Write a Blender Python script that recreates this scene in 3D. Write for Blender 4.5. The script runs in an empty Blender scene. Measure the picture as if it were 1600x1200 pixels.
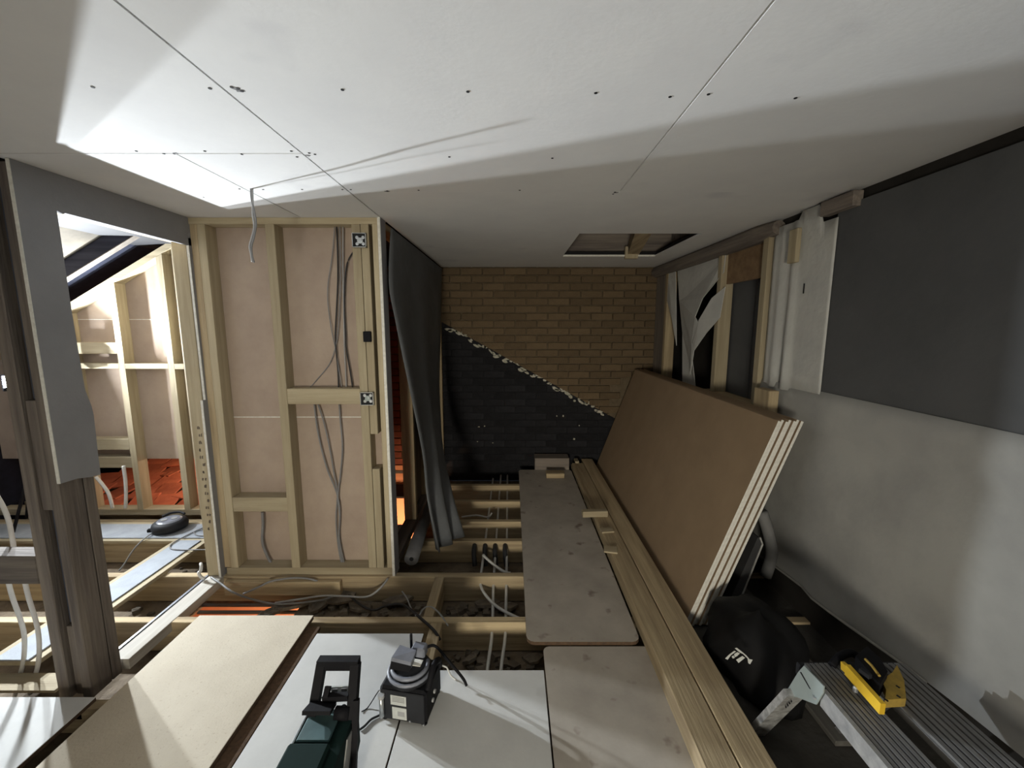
import bpy, bmesh, math, random
from mathutils import Vector, Matrix
random.seed(7)
SC = bpy.context.scene
COL = SC.collection
R = math.radians

# ------------------------------------------------------------------ camera, light, exposure
FPX = 650.0                      # focal length in pixels of a 1600 px wide frame
PITCH = math.atan((600 - 508) / FPX)
CAMH = 1.54
cam_d = bpy.data.cameras.new('camera')
cam_d.sensor_width = 36.0
cam_d.lens = 36.0 * FPX / 1600.0
cam_d.clip_start = 0.02
cam = bpy.data.objects.new('camera', cam_d)
COL.objects.link(cam)
cam.location = (0, 0, CAMH)
cam.rotation_euler = (R(90) - PITCH, 0, 0)
SC.camera = cam

w = bpy.data.worlds.new('world'); SC.world = w; w.use_nodes = True
w.node_tree.nodes['Background'].inputs[0].default_value = (0.25, 0.3, 0.4, 1)
w.node_tree.nodes['Background'].inputs[1].default_value = 0.02

SC.view_settings.view_transform = 'Standard'
SC.view_settings.look = 'None'
SC.view_settings.gamma = 1.0
SC.view_settings.use_curve_mapping = False
SC.view_settings.exposure = 1.2
try:
    SC.cycles.diffuse_bounces = 8
    SC.cycles.max_bounces = 12
except Exception:
    pass

LAMP_A = (-3.34, 3.04, 1.25)
LAMP_B = (-3.64, 2.98, 1.12)
def point(name, loc, watt, col, rad):
    l = bpy.data.lights.new(name, 'POINT'); l.energy = watt; l.color = col; l.shadow_soft_size = rad
    o = bpy.data.objects.new(name, l); COL.objects.link(o); o.location = loc
    return o
def flood(name, loc, watt, tilt, size=0.05, aim=(0.45, -0.89), col=(0.89, 0.95, 1.0)):
    """LED flood head, also serves the added fills: a small disk that shines into the room, tilted up by tilt degrees"""
    l = bpy.data.lights.new(name, 'AREA'); l.shape = 'DISK'; l.size = size; l.energy = watt; l.color = col
    o = bpy.data.objects.new(name, l); COL.objects.link(o); o.location = loc
    t = R(tilt); d = Vector((aim[0]*math.cos(t), aim[1]*math.cos(t), math.sin(t)))
    o.rotation_euler = d.to_track_quat('-Z', 'Y').to_euler()
    return o
flood('work_light_beam', LAMP_A, 84, 26)
flood('work_light_beam', LAMP_B, 36, 10, aim=(0.64, -0.77))
flood('fill_light_behind', (-0.55, -2.35, 0.85), 8.5, -2, 0.6, (0.14, 0.99), (1.0, 0.93, 0.78)).data.spread = R(72)  # unseen fill added behind the camera to lift the shadows
point('warm_fill_void', (-2.7, 3.98, 0.42), 7, (1.0, 0.72, 0.48), 0.05)  # added, unseen warm light for the tiles behind the stud wall
flood('warm_fill_room', (-1.2, 2.7, -0.42), 26, -48, 0.1, (0.0, 1.0), (1.0, 0.62, 0.36)).data.spread = R(120)  # added, unseen warm light on the orange wall below the floor
point('warm_fill_below', (-1.05, 2.70, -0.32), 20, (1.0, 0.62, 0.36), 0.06)  # added, unseen warm light under the laths for the orange glow

# ------------------------------------------------------------------ camera rays onto real planes
cs, sn = math.cos(PITCH), math.sin(PITCH)
def ray(px, py):
    x = (px - 800) / FPX; y = -(py - 600) / FPX
    return x, cs + y * sn, y * cs - sn
def on_z(px, py, z=0.0):
    a = ray(px, py); t = (z - CAMH) / a[2]
    return Vector((a[0] * t, a[1] * t, z))
def on_y(px, py, Y):
    a = ray(px, py); t = Y / a[1]
    return Vector((a[0] * t, Y, CAMH + a[2] * t))
def on_x(px, py, X):
    a = ray(px, py); t = X / a[0]
    return Vector((X, a[1] * t, CAMH + a[2] * t))

# ------------------------------------------------------------------ materials
MATS = {}
def mat(name, col, rough=0.85, col2=None, scale=6.0, bump=0.0, bscale=60.0, grain=None, metal=0.0, vary=0.0, speck=None, spec=0.3):
    if name in MATS: return MATS[name]
    m = bpy.data.materials.new(name); m.use_nodes = True
    nt = m.node_tree; N = nt.nodes; L = nt.links
    b = N['Principled BSDF']
    b.inputs['Roughness'].default_value = rough
    b.inputs['Metallic'].default_value = metal
    b.inputs['Specular IOR Level'].default_value = spec
    tc = N.new('ShaderNodeTexCoord')
    vec = tc.outputs['Object']
    if grain is not None:
        mp = N.new('ShaderNodeMapping'); s = [14.0, 14.0, 14.0]; s[grain] = 0.7
        mp.inputs['Scale'].default_value = s
        oi = N.new('ShaderNodeObjectInfo')
        ad = N.new('ShaderNodeVectorMath'); ad.operation = 'ADD'
        mu = N.new('ShaderNodeMath'); mu.operation = 'MULTIPLY'; mu.inputs[1].default_value = 37.0
        L.new(oi.outputs['Random'], mu.inputs[0])
        L.new(vec, ad.inputs[0]); L.new(mu.outputs[0], ad.inputs[1])
        L.new(ad.outputs[0], mp.inputs[0]); vec = mp.outputs[0]
        scale = 2.0
    no = N.new('ShaderNodeTexNoise'); no.inputs['Scale'].default_value = scale
    no.inputs['Detail'].default_value = 6.0; no.inputs['Roughness'].default_value = 0.62
    L.new(vec, no.inputs['Vector'])
    cr = N.new('ShaderNodeValToRGB')
    c2 = col2 if col2 else tuple(c * 0.8 for c in col)
    cr.color_ramp.elements[0].position = 0.34; cr.color_ramp.elements[0].color = (*c2, 1)
    cr.color_ramp.elements[1].position = 0.64; cr.color_ramp.elements[1].color = (*col, 1)
    L.new(no.outputs['Fac'], cr.inputs[0])
    out = cr.outputs[0]
    if speck:
        n2 = N.new('ShaderNodeTexNoise'); n2.inputs['Scale'].default_value = speck[0]; n2.inputs['Detail'].default_value = 3
        L.new(tc.outputs['Object'], n2.inputs['Vector'])
        r2 = N.new('ShaderNodeValToRGB'); r2.color_ramp.elements[0].position = speck[1]; r2.color_ramp.elements[1].position = min(1, speck[1] + 0.08)
        L.new(n2.outputs['Fac'], r2.inputs[0])
        mx = N.new('ShaderNodeMixRGB'); mx.inputs['Color2'].default_value = (*speck[2], 1)
        L.new(r2.outputs[0], mx.inputs['Fac']); L.new(out, mx.inputs['Color1']); out = mx.outputs[0]
    if vary:
        oi2 = N.new('ShaderNodeObjectInfo'); hs = N.new('ShaderNodeHueSaturation')
        mr = N.new('ShaderNodeMapRange'); mr.inputs['To Min'].default_value = 1 - vary; mr.inputs['To Max'].default_value = 1 + vary
        L.new(oi2.outputs['Random'], mr.inputs['Value']); L.new(mr.outputs[0], hs.inputs['Value'])
        L.new(out, hs.inputs['Color']); out = hs.outputs[0]
    L.new(out, b.inputs['Base Color'])
    if bump:
        n3 = N.new('ShaderNodeTexNoise'); n3.inputs['Scale'].default_value = bscale; n3.inputs['Detail'].default_value = 4
        L.new(vec if grain is not None else tc.outputs['Object'], n3.inputs['Vector'])
        bp = N.new('ShaderNodeBump'); bp.inputs['Strength'].default_value = bump; bp.inputs['Distance'].default_value = 0.01
        L.new(n3.outputs['Fac'], bp.inputs['Height']); L.new(bp.outputs[0], b.inputs['Normal'])
    MATS[name] = m
    return m
def emit(name, col, st):
    m = bpy.data.materials.new(name); m.use_nodes = True
    b = m.node_tree.nodes['Principled BSDF']
    b.inputs['Base Color'].default_value = (*col, 1)
    b.inputs['Emission Color'].default_value = (*col, 1); b.inputs['Emission Strength'].default_value = st
    return m
PB = mat('plasterboard_face', (0.78, 0.78, 0.77), 0.9, (0.73, 0.73, 0.73), 3.0, 0.05, 60, speck=(2.2, 0.63, (0.66, 0.66, 0.67)))
PBD = mat('plasterboard_wall', (0.30, 0.302, 0.315), 0.9, (0.26, 0.262, 0.275), 4.0, 0.1, 90)
PBE = mat('plasterboard_edge', (0.80, 0.79, 0.73), 0.95, (0.66, 0.65, 0.60), 60.0, 0.3, 150)
BACK = mat('plasterboard_back_paper', (0.43, 0.345, 0.275), 0.9, (0.37, 0.29, 0.235), 5.0, 0.08, 80)
STK = mat('brown_paper_face', (0.34, 0.245, 0.155), 0.9, (0.30, 0.215, 0.135), 5.0, 0.05, 80)
def pine(ax): return mat('pine_timber_' + 'xyz'[ax], (0.46, 0.395, 0.27), 0.8, (0.35, 0.29, 0.19), grain=ax, bump=0.15, bscale=8, vary=0.14)
def pineD(ax): return mat('dirty_timber_' + 'xyz'[ax], (0.50, 0.40, 0.25), 0.88, (0.31, 0.24, 0.15), grain=ax, bump=0.25, bscale=8, vary=0.16)
def pineG(ax): return mat('old_grey_timber_' + 'xyz'[ax], (0.25, 0.215, 0.18), 0.9, (0.13, 0.11, 0.10), grain=ax, bump=0.3, bscale=8, vary=0.2)
CHIP = mat('chipboard_beige', (0.62, 0.56, 0.45), 0.85, (0.55, 0.49, 0.39), 4.0, 0.15, 120, speck=(90, 0.62, (0.5, 0.43, 0.33)))
CHIPE = mat('chipboard_edge', (0.12, 0.075, 0.045), 0.95, (0.07, 0.045, 0.03), 60)
GREYB = mat('floor_board_grey', (0.64, 0.645, 0.63), 0.85, (0.55, 0.555, 0.545), 3.0, 0.04, 60, speck=(5, 0.64, (0.50, 0.50, 0.49)))
DUSTB = mat('dusty_brown_board', (0.47, 0.43, 0.375), 0.9, (0.37, 0.335, 0.29), 4.0, 0.04, 60, speck=(9, 0.64, (0.24, 0.2, 0.17)))
BLUEB = mat('walkway_board_grey', (0.33, 0.36, 0.40), 0.8, (0.27, 0.295, 0.33), 8.0, 0.15, 100)
BRB = mat('brick_brown', (0.16, 0.113, 0.064), 0.95, (0.11, 0.078, 0.046), 5.0, 0.5, 60, vary=0.16, speck=(5, 0.68, (0.21, 0.175, 0.12)))
BRK = mat('brick_sooty', (0.022, 0.022, 0.025), 0.95, (0.012, 0.012, 0.014), 9.0, 0.5, 60, vary=0.3, speck=(7, 0.72, (0.12, 0.11, 0.1)))
BRR = mat('brick_red', (0.36, 0.115, 0.075), 0.95, (0.22, 0.075, 0.05), 9.0, 0.5, 60, vary=0.3)
MORT = mat('mortar', (0.155, 0.118, 0.075), 0.95, (0.105, 0.08, 0.05), 20, 0.4, 80)
MORTK = mat('mortar_sooty', (0.016, 0.016, 0.018), 0.95, (0.01, 0.01, 0.012), 20, 0.4, 80)
CHIPS = mat('mortar_pale', (0.55, 0.52, 0.45), 0.95, (0.3, 0.3, 0.22), 30, 0.3)
MEMW = mat('membrane_white', (0.60, 0.605, 0.58), 0.6, (0.52, 0.525, 0.51), 5, 0.25, 25)
MEML = mat('membrane_light_grey', (0.43, 0.43, 0.41), 0.75, (0.33, 0.33, 0.32), 2.5, 0.25, 12)
MEMD = mat('membrane_dark_grey', (0.105, 0.108, 0.112), 0.75, (0.085, 0.088, 0.092), 3, 0.15, 20)
CURT = mat('membrane_curtain', (0.145, 0.155, 0.165), 0.6, (0.105, 0.112, 0.12), 3, 0.3, 14)
FELT = mat('roof_felt_blue_black', (0.014, 0.017, 0.032), 0.95, (0.006, 0.007, 0.013), 5, 0.3, 15)
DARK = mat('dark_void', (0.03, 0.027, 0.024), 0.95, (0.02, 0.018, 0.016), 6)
DUST = mat('dusty_lath', (0.22, 0.175, 0.125), 0.95, (0.11, 0.085, 0.06), 7, 0.6, 40)
RUB = mat('rubble', (0.26, 0.22, 0.17), 0.95, (0.12, 0.10, 0.08), 12, 0.6, 50, vary=0.3)
ORANGE = mat('orange_painted_wall', (0.88, 0.42, 0.24), 0.8, (0.82, 0.38, 0.21), 3)
TILE = mat('clay_tile_red', (0.70, 0.20, 0.10), 0.85, (0.52, 0.13, 0.07), 6, 0.3, 40, vary=0.25)
GALV = mat('galvanised_steel', (0.62, 0.64, 0.64), 0.35, (0.45, 0.47, 0.48), 25, metal=0.9)
GALVM = mat('painted_bracket_grey', (0.36, 0.42, 0.41), 0.5, (0.32, 0.37, 0.365), 8, metal=0.2)
ALU = mat('aluminium', (0.66, 0.68, 0.70), 0.4, (0.45, 0.47, 0.50), 30, metal=0.8)
ALUD = mat('worn_grooved_aluminium', (0.25, 0.25, 0.25), 0.6, (0.13, 0.13, 0.13), grain=1, metal=0.4)
BLK = mat('black_plastic', (0.010, 0.010, 0.012), 0.7, (0.006, 0.006, 0.008), 12, 0.1, 60, spec=0.15)
BLKG = mat('dark_grey_plastic', (0.022, 0.023, 0.027), 0.6, (0.014, 0.015, 0.018), 12, spec=0.25)
GREYP = mat('grey_plastic', (0.21, 0.225, 0.27), 0.4, (0.15, 0.16, 0.19), 12, spec=0.5)
TEAL = mat('teal_plastic', (0.075, 0.15, 0.155), 0.5, (0.05, 0.10, 0.105), 9, spec=0.5)
GREEN = mat('dark_green_plastic', (0.008, 0.024, 0.022), 0.85, (0.006, 0.018, 0.016), 9, spec=0.15)
YEL = mat('yellow_plastic', (0.80, 0.52, 0.03), 0.45, (0.62, 0.38, 0.03), 10, spec=0.5)
OCH = mat('dusty_yellow_plastic', (0.50, 0.33, 0.06), 0.7, (0.30, 0.21, 0.05), 20)
LABEL = mat('printed_label', (0.55, 0.57, 0.55), 0.6, (0.45, 0.47, 0.45), 30)
INK = mat('ink_black', (0.015, 0.015, 0.017), 0.8)
PIPE = mat('white_pipe', (0.72, 0.72, 0.69), 0.45, (0.62, 0.62, 0.60), 10)
CABG = mat('grey_cable', (0.24, 0.24, 0.245), 0.5, (0.19, 0.19, 0.195), 10)
CABB = mat('black_cable', (0.03, 0.03, 0.032), 0.5)
CABL = mat('pale_grey_cable', (0.38, 0.385, 0.39), 0.5)
BAG = mat('black_bag', (0.008, 0.008, 0.009), 0.7, (0.005, 0.005, 0.006), 10)
PRINT = mat('white_print', (0.65, 0.66, 0.62), 0.7)
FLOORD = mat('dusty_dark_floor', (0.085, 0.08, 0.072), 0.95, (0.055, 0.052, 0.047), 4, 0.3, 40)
TERR = mat('rusty_scrap', (0.25, 0.09, 0.05), 0.9)
GLOW = emit('lamp_glow', (0.9, 0.96, 1.0), 60.0)

# ------------------------------------------------------------------ mesh helpers
class B:
    """collects shapes for ONE mesh object"""
    def __init__(s): s.bm = bmesh.new(); s.slots = []
    def _mi(s, faces, m):
        if m is None: return
        if m not in s.slots: s.slots.append(m)
        for f in faces: f.material_index = s.slots.index(m) + 1
    def box(s, x0, x1, y0, y1, z0, z1, bev=0.0, m=None):
        x0, x1 = min(x0, x1), max(x0, x1); y0, y1 = min(y0, y1), max(y0, y1); z0, z1 = min(z0, z1), max(z0, z1)
        v = [s.bm.verts.new(p) for p in ((x0,y0,z0),(x1,y0,z0),(x1,y1,z0),(x0,y1,z0),(x0,y0,z1),(x1,y0,z1),(x1,y1,z1),(x0,y1,z1))]
        fs = [s.bm.faces.new([v[i] for i in q]) for q in ((3,2,1,0),(4,5,6,7),(0,1,5,4),(1,2,6,5),(2,3,7,6),(3,0,4,7))]
        s._mi(fs, m)
        if bev:
            es = list({e for f in fs for e in f.edges})
            bmesh.ops.bevel(s.bm, geom=es, offset=bev, segments=1, affect='EDGES')
        return s
    def prism(s, pts, off, m=None):
        """polygon (3-D points) extruded by vector off"""
        off = Vector(off)
        a = [s.bm.verts.new(p) for p in pts]; b = [s.bm.verts.new(Vector(p) + off) for p in pts]
        n = len(pts); fs = [s.bm.faces.new(a[::-1]), s.bm.faces.new(b)]
        for i in range(n):
            fs.append(s.bm.faces.new((a[i], a[(i+1) % n], b[(i+1) % n], b[i])))
        s._mi(fs, m)
        return s
    def bar(s, p, q, wd, ht, up=(0,0,1), m=None, bev=0.0):
        """square bar from p to q"""
        p, q = Vector(p), Vector(q); d = (q - p).normalized(); up = Vector(up)
        sd = d.cross(up)
        if sd.length < 1e-4: sd = d.cross(Vector((0, 1, 0)))
        sd.normalize(); u = sd.cross(d).normalized()
        pts = [p + sd*wd/2*a + u*ht/2*b for a, b in ((-1,-1),(1,-1),(1,1),(-1,1))]
        return s.prism(pts, q - p, m)
    def tube(s, pts, r, n=8, m=None, cap=True):
        pts = [Vector(p) for p in pts]; rings = []
        for i, p in enumerate(pts):
            d = (pts[min(i+1, len(pts)-1)] - pts[max(i-1, 0)]).normalized()
            ref = Vector((0,0,1)) if abs(d.z) < 0.9 else Vector((1,0,0))
            a = d.cross(ref).normalized(); b = d.cross(a)
            rr = r[i] if isinstance(r, (list, tuple)) else r
            rings.append([s.bm.verts.new(p + (a*math.cos(t*2*math.pi/n) + b*math.sin(t*2*math.pi/n))*rr) for t in range(n)])
        fs = []
        for i in range(len(rings)-1):
            for t in range(n):
                fs.append(s.bm.faces.new((rings[i][t], rings[i][(t+1) % n], rings[i+1][(t+1) % n], rings[i+1][t])))
        if cap: fs += [s.bm.faces.new(rings[0][::-1]), s.bm.faces.new(rings[-1])]
        s._mi(fs, m)
        return s
    def lathe(s, prof, n=20, c=(0,0,0), m=None):
        c = Vector(c); rings = []
        for r, z in prof:
            rings.append([s.bm.verts.new(c + Vector((r*math.cos(t*2*math.pi/n), r*math.sin(t*2*math.pi/n), z))) for t in range(n)])
        fs = []
        for i in range(len(rings)-1):
            for t in range(n): fs.append(s.bm.faces.new((rings[i][t], rings[i][(t+1) % n], rings[i+1][(t+1) % n], rings[i+1][t])))
        fs += [s.bm.faces.new(rings[0][::-1]), s.bm.faces.new(rings[-1])]
        s._mi(fs, m)
        return s
    def grid(s, P, th, m=None):
        """sheet from a grid of points P[i][j], with thickness th along its normals"""
        V = [[s.bm.verts.new(p) for p in row] for row in P]; fs = []
        for i in range(len(P)-1):
            for j in range(len(P[0])-1):
                fs.append(s.bm.faces.new((V[i][j], V[i][j+1], V[i+1][j+1], V[i+1][j])))
        s.bm.normal_update()
        bmesh.ops.solidify(s.bm, geom=fs, thickness=th)
        s._mi(fs, m)
        return s
def smooth_path(pts, k=6):
    """Catmull-Rom through the points"""
    pts = [Vector(p) for p in pts]; out = []
    for i in range(len(pts)-1):
        a, b, c, d = pts[max(i-1,0)], pts[i], pts[i+1], pts[min(i+2, len(pts)-1)]
        for j in range(k):
            t = j / k
            out.append(0.5*((2*b) + (c-a)*t + (2*a-5*b+4*c-d)*t*t + (3*b-a-3*c+d)*t**3))
    return out + [pts[-1]]

WM = {}                                             # world matrix of every object made here
def put(o, M, parent=None):
    WM[o.name] = M
    if parent is not None:
        o.parent = parent
        o.matrix_basis = WM[parent.name].inverted() @ M
    else:
        o.matrix_basis = M
def tag(o, label=None, cat=None, group=None, kind=None):
    if label: o['label'] = label
    if cat: o['category'] = cat
    if group: o['group'] = group
    if kind: o['kind'] = kind
    return o
def thing(name, label=None, cat=None, loc=(0,0,0), rotz=0.0, group=None, kind=None, rot=None):
    o = bpy.data.objects.new(name, None); COL.objects.link(o); o.empty_display_size = 0.1
    M = Matrix.Translation(loc) @ (rot if rot is not None else Matrix.Rotation(rotz, 4, 'Z'))
    put(o, M); return tag(o, label, cat, group, kind)
def frame(t): return WM[t.name]
def mk(name, b, m, parent=None, F=None, smooth=False, label=None):
    """link a B as one mesh; its coordinates are world ones, or those of frame F"""
    bm = b.bm
    bmesh.ops.recalc_face_normals(bm, faces=bm.faces[:])
    xs = [v.co for v in bm.verts]
    c = Vector(((min(p.x for p in xs)+max(p.x for p in xs))/2, (min(p.y for p in xs)+max(p.y for p in xs))/2, min(p.z for p in xs)))
    bmesh.ops.translate(bm, verts=bm.verts[:], vec=-c)
    me = bpy.data.meshes.new(name); bm.to_mesh(me); bm.free()
    me.materials.append(m)
    for s in b.slots: me.materials.append(s)
    if smooth:
        for p in me.polygons: p.use_smooth = True
    o = bpy.data.objects.new(name, me); COL.objects.link(o)
    put(o, (F or Matrix.Identity(4)) @ Matrix.Translation(c), parent)
    if label: o['label'] = label
    return o
def box(name, m, x0, x1, y0, y1, z0, z1, parent=None, F=None, bev=0.0, label=None):
    return mk(name, B().box(x0, x1, y0, y1, z0, z1, bev), m, parent, F, label=label)
def struct(name, loc=(0,0,0)):
    return thing(name, loc=loc, kind='structure')
def copy_of(o, M, parent=None):
    c = o.copy(); COL.objects.link(c); put(c, M, parent); return c

CEIL = 2.129
GY = 4.40          # gable brick wall
WX = 1.50          # right wall
LX = -1.80         # left wall face
PX = -0.735        # end of the stud partition

# ================================================================== SETTING
# ---- ceiling: plasterboard sheets with 4 mm joints
ceil = struct('ceiling', (0, 1.0, CEIL))
G = 0.003
def csheet(x0, x1, y0, y1):
    return mk('plasterboard_sheet', B().box(x0+G, x1-G, y0+G, y1-G, CEIL, CEIL+0.0125), PB, ceil)
csheet(-3.3, LX-0.0, -2.6, 1.54)
csheet(LX, -0.727, -0.86, 1.54); csheet(LX, -0.727, -2.6, -0.86)
csheet(LX-0.02, -1.167, 1.54, 2.52)
csheet(-1.167, -0.727, 1.54, 2.52)
csheet(-0.727, 0.480, -0.44, 1.9675); csheet(-0.727, 0.480, -2.6, -0.44)
csheet(0.480, 1.62, -0.44, 1.9675); csheet(0.480, 1.62, -2.6, -0.44)
# sheet at the back with the loft hatch cut out
hx0, hx1, hy0, hy1 = 0.435, 1.236, 2.814, 3.72
b = B()
for (a0, a1, b0, b1) in ((-0.727+G, hx0, 1.965, GY), (hx1, 1.62, 1.965, GY), (hx0, hx1, 1.965, hy0), (hx0, hx1, hy1, GY)):
    b.box(a0, a1, b0, b1, CEIL, CEIL+0.0125)
mk('plasterboard_sheet', b, PB, ceil)
# pale cut edge of the hatch and the timber across it
b = B(); b.box(hx0, hx1, hy1-0.003, hy1, CEIL-0.001, CEIL+0.014); b.box(hx0, hx0+0.003, hy0, hy1, CEIL-0.001, CEIL+0.014)
mk('hatch_edge', b, PBE, ceil)
mk('hatch_timber', B().prism([on_z(992, 365, CEIL+.016), on_z(1018, 365, CEIL+.016), (1.115, 3.80, CEIL+.016), (1.02, 3.80, CEIL+.016)], (0, 0, 0.09)), pineD(1), ceil)
mk('hatch_timber', B().box(0.975, 1.085, hy1-0.02, hy1+0.015, CEIL-0.02, CEIL+0.08), pine(2), ceil)
# backing over the joints, coloured black to put shade into the gaps
b = B()
for (x0, x1, y0, y1) in ((-3.4, 1.7, -2.7, 2.78), (-3.4, 0.40, 2.78, 4.5), (1.26, 1.7, 2.78, 4.5), (0.4, 1.26, 3.76, 4.5)):
    b.box(x0, x1, y0, y1, CEIL+0.0126, CEIL+0.045)
b2 = b; bx = bmesh.ops
mk('ceiling_backing', b, INK, ceil)
mk('loft_void', B().box(0.2, 1.5, 2.6, 4.0, CEIL+0.42, CEIL+0.46).box(0.2, 0.24, 2.6, 4.0, CEIL+.0451, CEIL+0.42).box(1.46, 1.5, 2.6, 4.0, CEIL+.0451, CEIL+.42).box(0.24, 1.46, 3.96, 4.0, CEIL+.0451, CEIL+.42).box(0.24, 1.46, 2.6, 2.64, CEIL+.0451, CEIL+.42), pineG(0), ceil)
# screw heads and torn paper around them
b = B()
for (px, py) in ((145,136),(328,138),(362,136),(372,138),(378,142),(213,236),(256,240),(320,236),(378,241),(455,236),(464,245),(483,239),(492,241),(535,140),(731,143),(931,145),(1047,151),(1107,147),(1243,153),(272,240),(535,296),(548,296),(605,298),(654,297),(812,297),(472,296),(702,245),(863,247),(961,300),(958,303),(318,308),(374,295),(411,296)):
    p = on_z(px, py, CEIL)
    b.lathe([(0.0045, -0.0012), (0.0045, 0.001)], 8, p)
o = mk('screw_head', b, INK, ceil); o['kind'] = 'stuff'
b = B()
for (px, py) in ((367,138),(376,142),(480,243),(275,240),(962,301),(605,299)):
    p = on_z(px, py, CEIL-0.0006); a = random.random()*3
    b.prism([p + Vector((math.cos(a+i*1.257)*0.012*(0.5+random.random()), math.sin(a+i*1.257)*0.009*(0.5+random.random()), 0)) for i in range(5)], (0,0,0.001))
o = mk('torn_paper', b, CABG, ceil); o['kind'] = 'stuff'

# ---- gable wall of single bricks, old sooty part under the former roof line
gab = struct('wall_gable', (0.4, GY, -0.2))
d0, d1 = on_y(685, 500, GY), on_y(945, 645, GY)
slope = (d1.z - d0.z) / (d1.x - d0.x)
def diag(x): return d0.z + slope * (x - d0.x)
mk('mortar_bed', B().box(-1.75, 1.75, GY+0.012, GY+0.20, -0.16, CEIL+0.02), MORT, gab)
mk('sooty_mortar_bed', B().prism([(PX, GY+0.006, -0.16), (1.6, GY+0.006, -0.16), (1.6, GY+0.006, diag(1.6)), (PX, GY+0.006, diag(PX))], (0, 0.005, 0)), MORTK, gab)
proto = {}
def brick_mesh(m, wd):
    k = (m.name, round(wd, 3))
    if k not in proto:
        bb = B().box(-wd/2, wd/2, 0, 0.05, 0, 0.065, 0.004); me = bpy.data.meshes.new('brick'); bb.bm.to_mesh(me); bb.bm.free(); me.materials.append(m); proto[k] = me
    return proto[k]
nb = 0
row = 0; z = 0.0
while z < CEIL:
    x = -0.86 + (0.1125 if row % 2 else 0.0)
    while x < 1.62:
        wd = 0.215; cx = x + wd/2; cz = z + 0.033
        up = cz > diag(cx)
        if nb < 299 and x + wd < 1.64 and not (x > 0.98 and z < 0.95):
            m = BRB if up else BRK
            # bricks that meet the old roof line are cut along it
            if abs(cz - diag(cx)) < 0.095:
                for mm, sgn in ((BRB, 1), (BRK, -1)):
                    bb = B().box(x, x+wd, GY - (0.016 if sgn > 0 else 0.0), GY+0.05, z, z+0.065)
                    nrm = Vector((-slope, 0, 1)) * sgn
                    bmesh.ops.bisect_plane(bb.bm, geom=bb.bm.verts[:]+bb.bm.edges[:]+bb.bm.faces[:], plane_co=(0, 0, diag(0)), plane_no=nrm, clear_inner=True)
                    es = [e for e in bb.bm.edges if e.is_boundary]
                    if es: bmesh.ops.holes_fill(bb.bm, edges=es)
                    if len(bb.bm.faces) > 3:
                        mk('brick', bb, mm, gab); nb += 1
                    else: bb.bm.free()
            else:
                o = bpy.data.objects.new('brick', brick_mesh(m, wd)); COL.objects.link(o)
                put(o, Matrix.Translation((cx, GY - (0.016 if up else 0) + random.uniform(-.004, .003), z)) @ Matrix.Rotation(random.uniform(-.01, .01), 4, 'Y'), gab); nb += 1
        x += 0.225
    row += 1; z += 0.076
# pale mortar crumbs along the former roof line
b = B()
for i in range(46):
    t = i/46 + random.uniform(-.008, .008); x = d0.x + 0.10 + (d1.x - d0.x - 0.10)*t; zz = diag(x) - random.uniform(0.0, 0.045) - 0.012*math.sin(i*.9)
    L_ = random.uniform(0.014, 0.045); hgt = random.uniform(0.008, 0.02); a = random.uniform(-.9, .1)
    pts = []
    for j in range(6):
        an = j*math.pi/3; pts.append((x + L_*math.cos(an)*math.cos(a) - hgt*math.sin(an)*math.sin(a), GY-0.012, zz + L_*math.cos(an)*math.sin(a) + hgt*math.sin(an)*math.cos(a)))
    b.prism(pts, (0, 0.02, 0))
for (px, py) in ((748,667),(757,666),(746,690),(870,650),(880,650),(897,686),(660+110,692),(905,665)):
    p = on_y(px, py, GY-0.006); u = random.uniform(.006, .013); v = random.uniform(.004, .011); b.prism([(p.x-u, GY-.006, p.z-v*.6), (p.x+u*.7, GY-.006, p.z-v), (p.x+u, GY-.006, p.z+v*.5), (p.x-u*.5, GY-.006, p.z+v)], (0, .016, 0))
o = mk('mortar_crumbs', b, CHIPS, gab); o['kind'] = 'stuff'
# red bricks further left, seen through the gap in the partition
row = 0; z = -0.05
while z < 1.9:
    x = -1.65 + (0.1125 if row % 2 else 0.0)
    while x < -0.95:
        o = bpy.data.objects.new('brick', brick_mesh(BRR, 0.215)); COL.objects.link(o)
        put(o, Matrix.Translation((x+.1075, GY-0.004+random.uniform(-.004,.003), z)), gab)
        x += 0.225
    row += 1; z += 0.076

# ---- floor: joists, noggins, lath ceiling underneath
flo = struct('floor', (0, 2, -0.2))
JY = (2.025, 2.425, 2.85, 3.15, 3.53, 3.90)
for i, y in enumerate(JY):
    y0 = y - 0.046; x0 = -4.3
    if y > 2.9 :
        box('joist', pineD(0), -4.3, -1.62, y0, y, -0.165, 0, flo, bev=0.003)
        box('joist', pineD(0), -0.78, WX+0.1, y0, y, -0.165, 0, flo, bev=0.003)
    else:
        box('joist', pineD(0), -4.3, WX+0.1, y0, y, -0.165, 0, flo, bev=0.003)
box('joist', pineD(0), -4.3, WX+0.1, 1.53, 1.575, -0.165, -0.045, flo, bev=0.003)
for x in (-3.2, -2.0, -0.75, 0.4, 1.3):
    box('bearer', pineD(1), x, x+0.046, -2.5, 1.52, -0.165, -0.002, flo)
box('noggin', pineD(1), -0.425, -0.365, 1.60, 1.978, -0.145, 0.0, flo, bev=0.003)
box('noggin', pineD(1), -0.475, -0.420, 2.026, 2.378, -0.145, 0.0, flo, bev=0.003)
box('noggin', pineD(0), -1.76, -1.05, 2.340, 2.378, -0.10, -0.012, flo, bev=0.003)
box('trimmer', pineD(1), -1.62, -1.575, 2.86, 4.38, -0.165, 0, flo)
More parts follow.
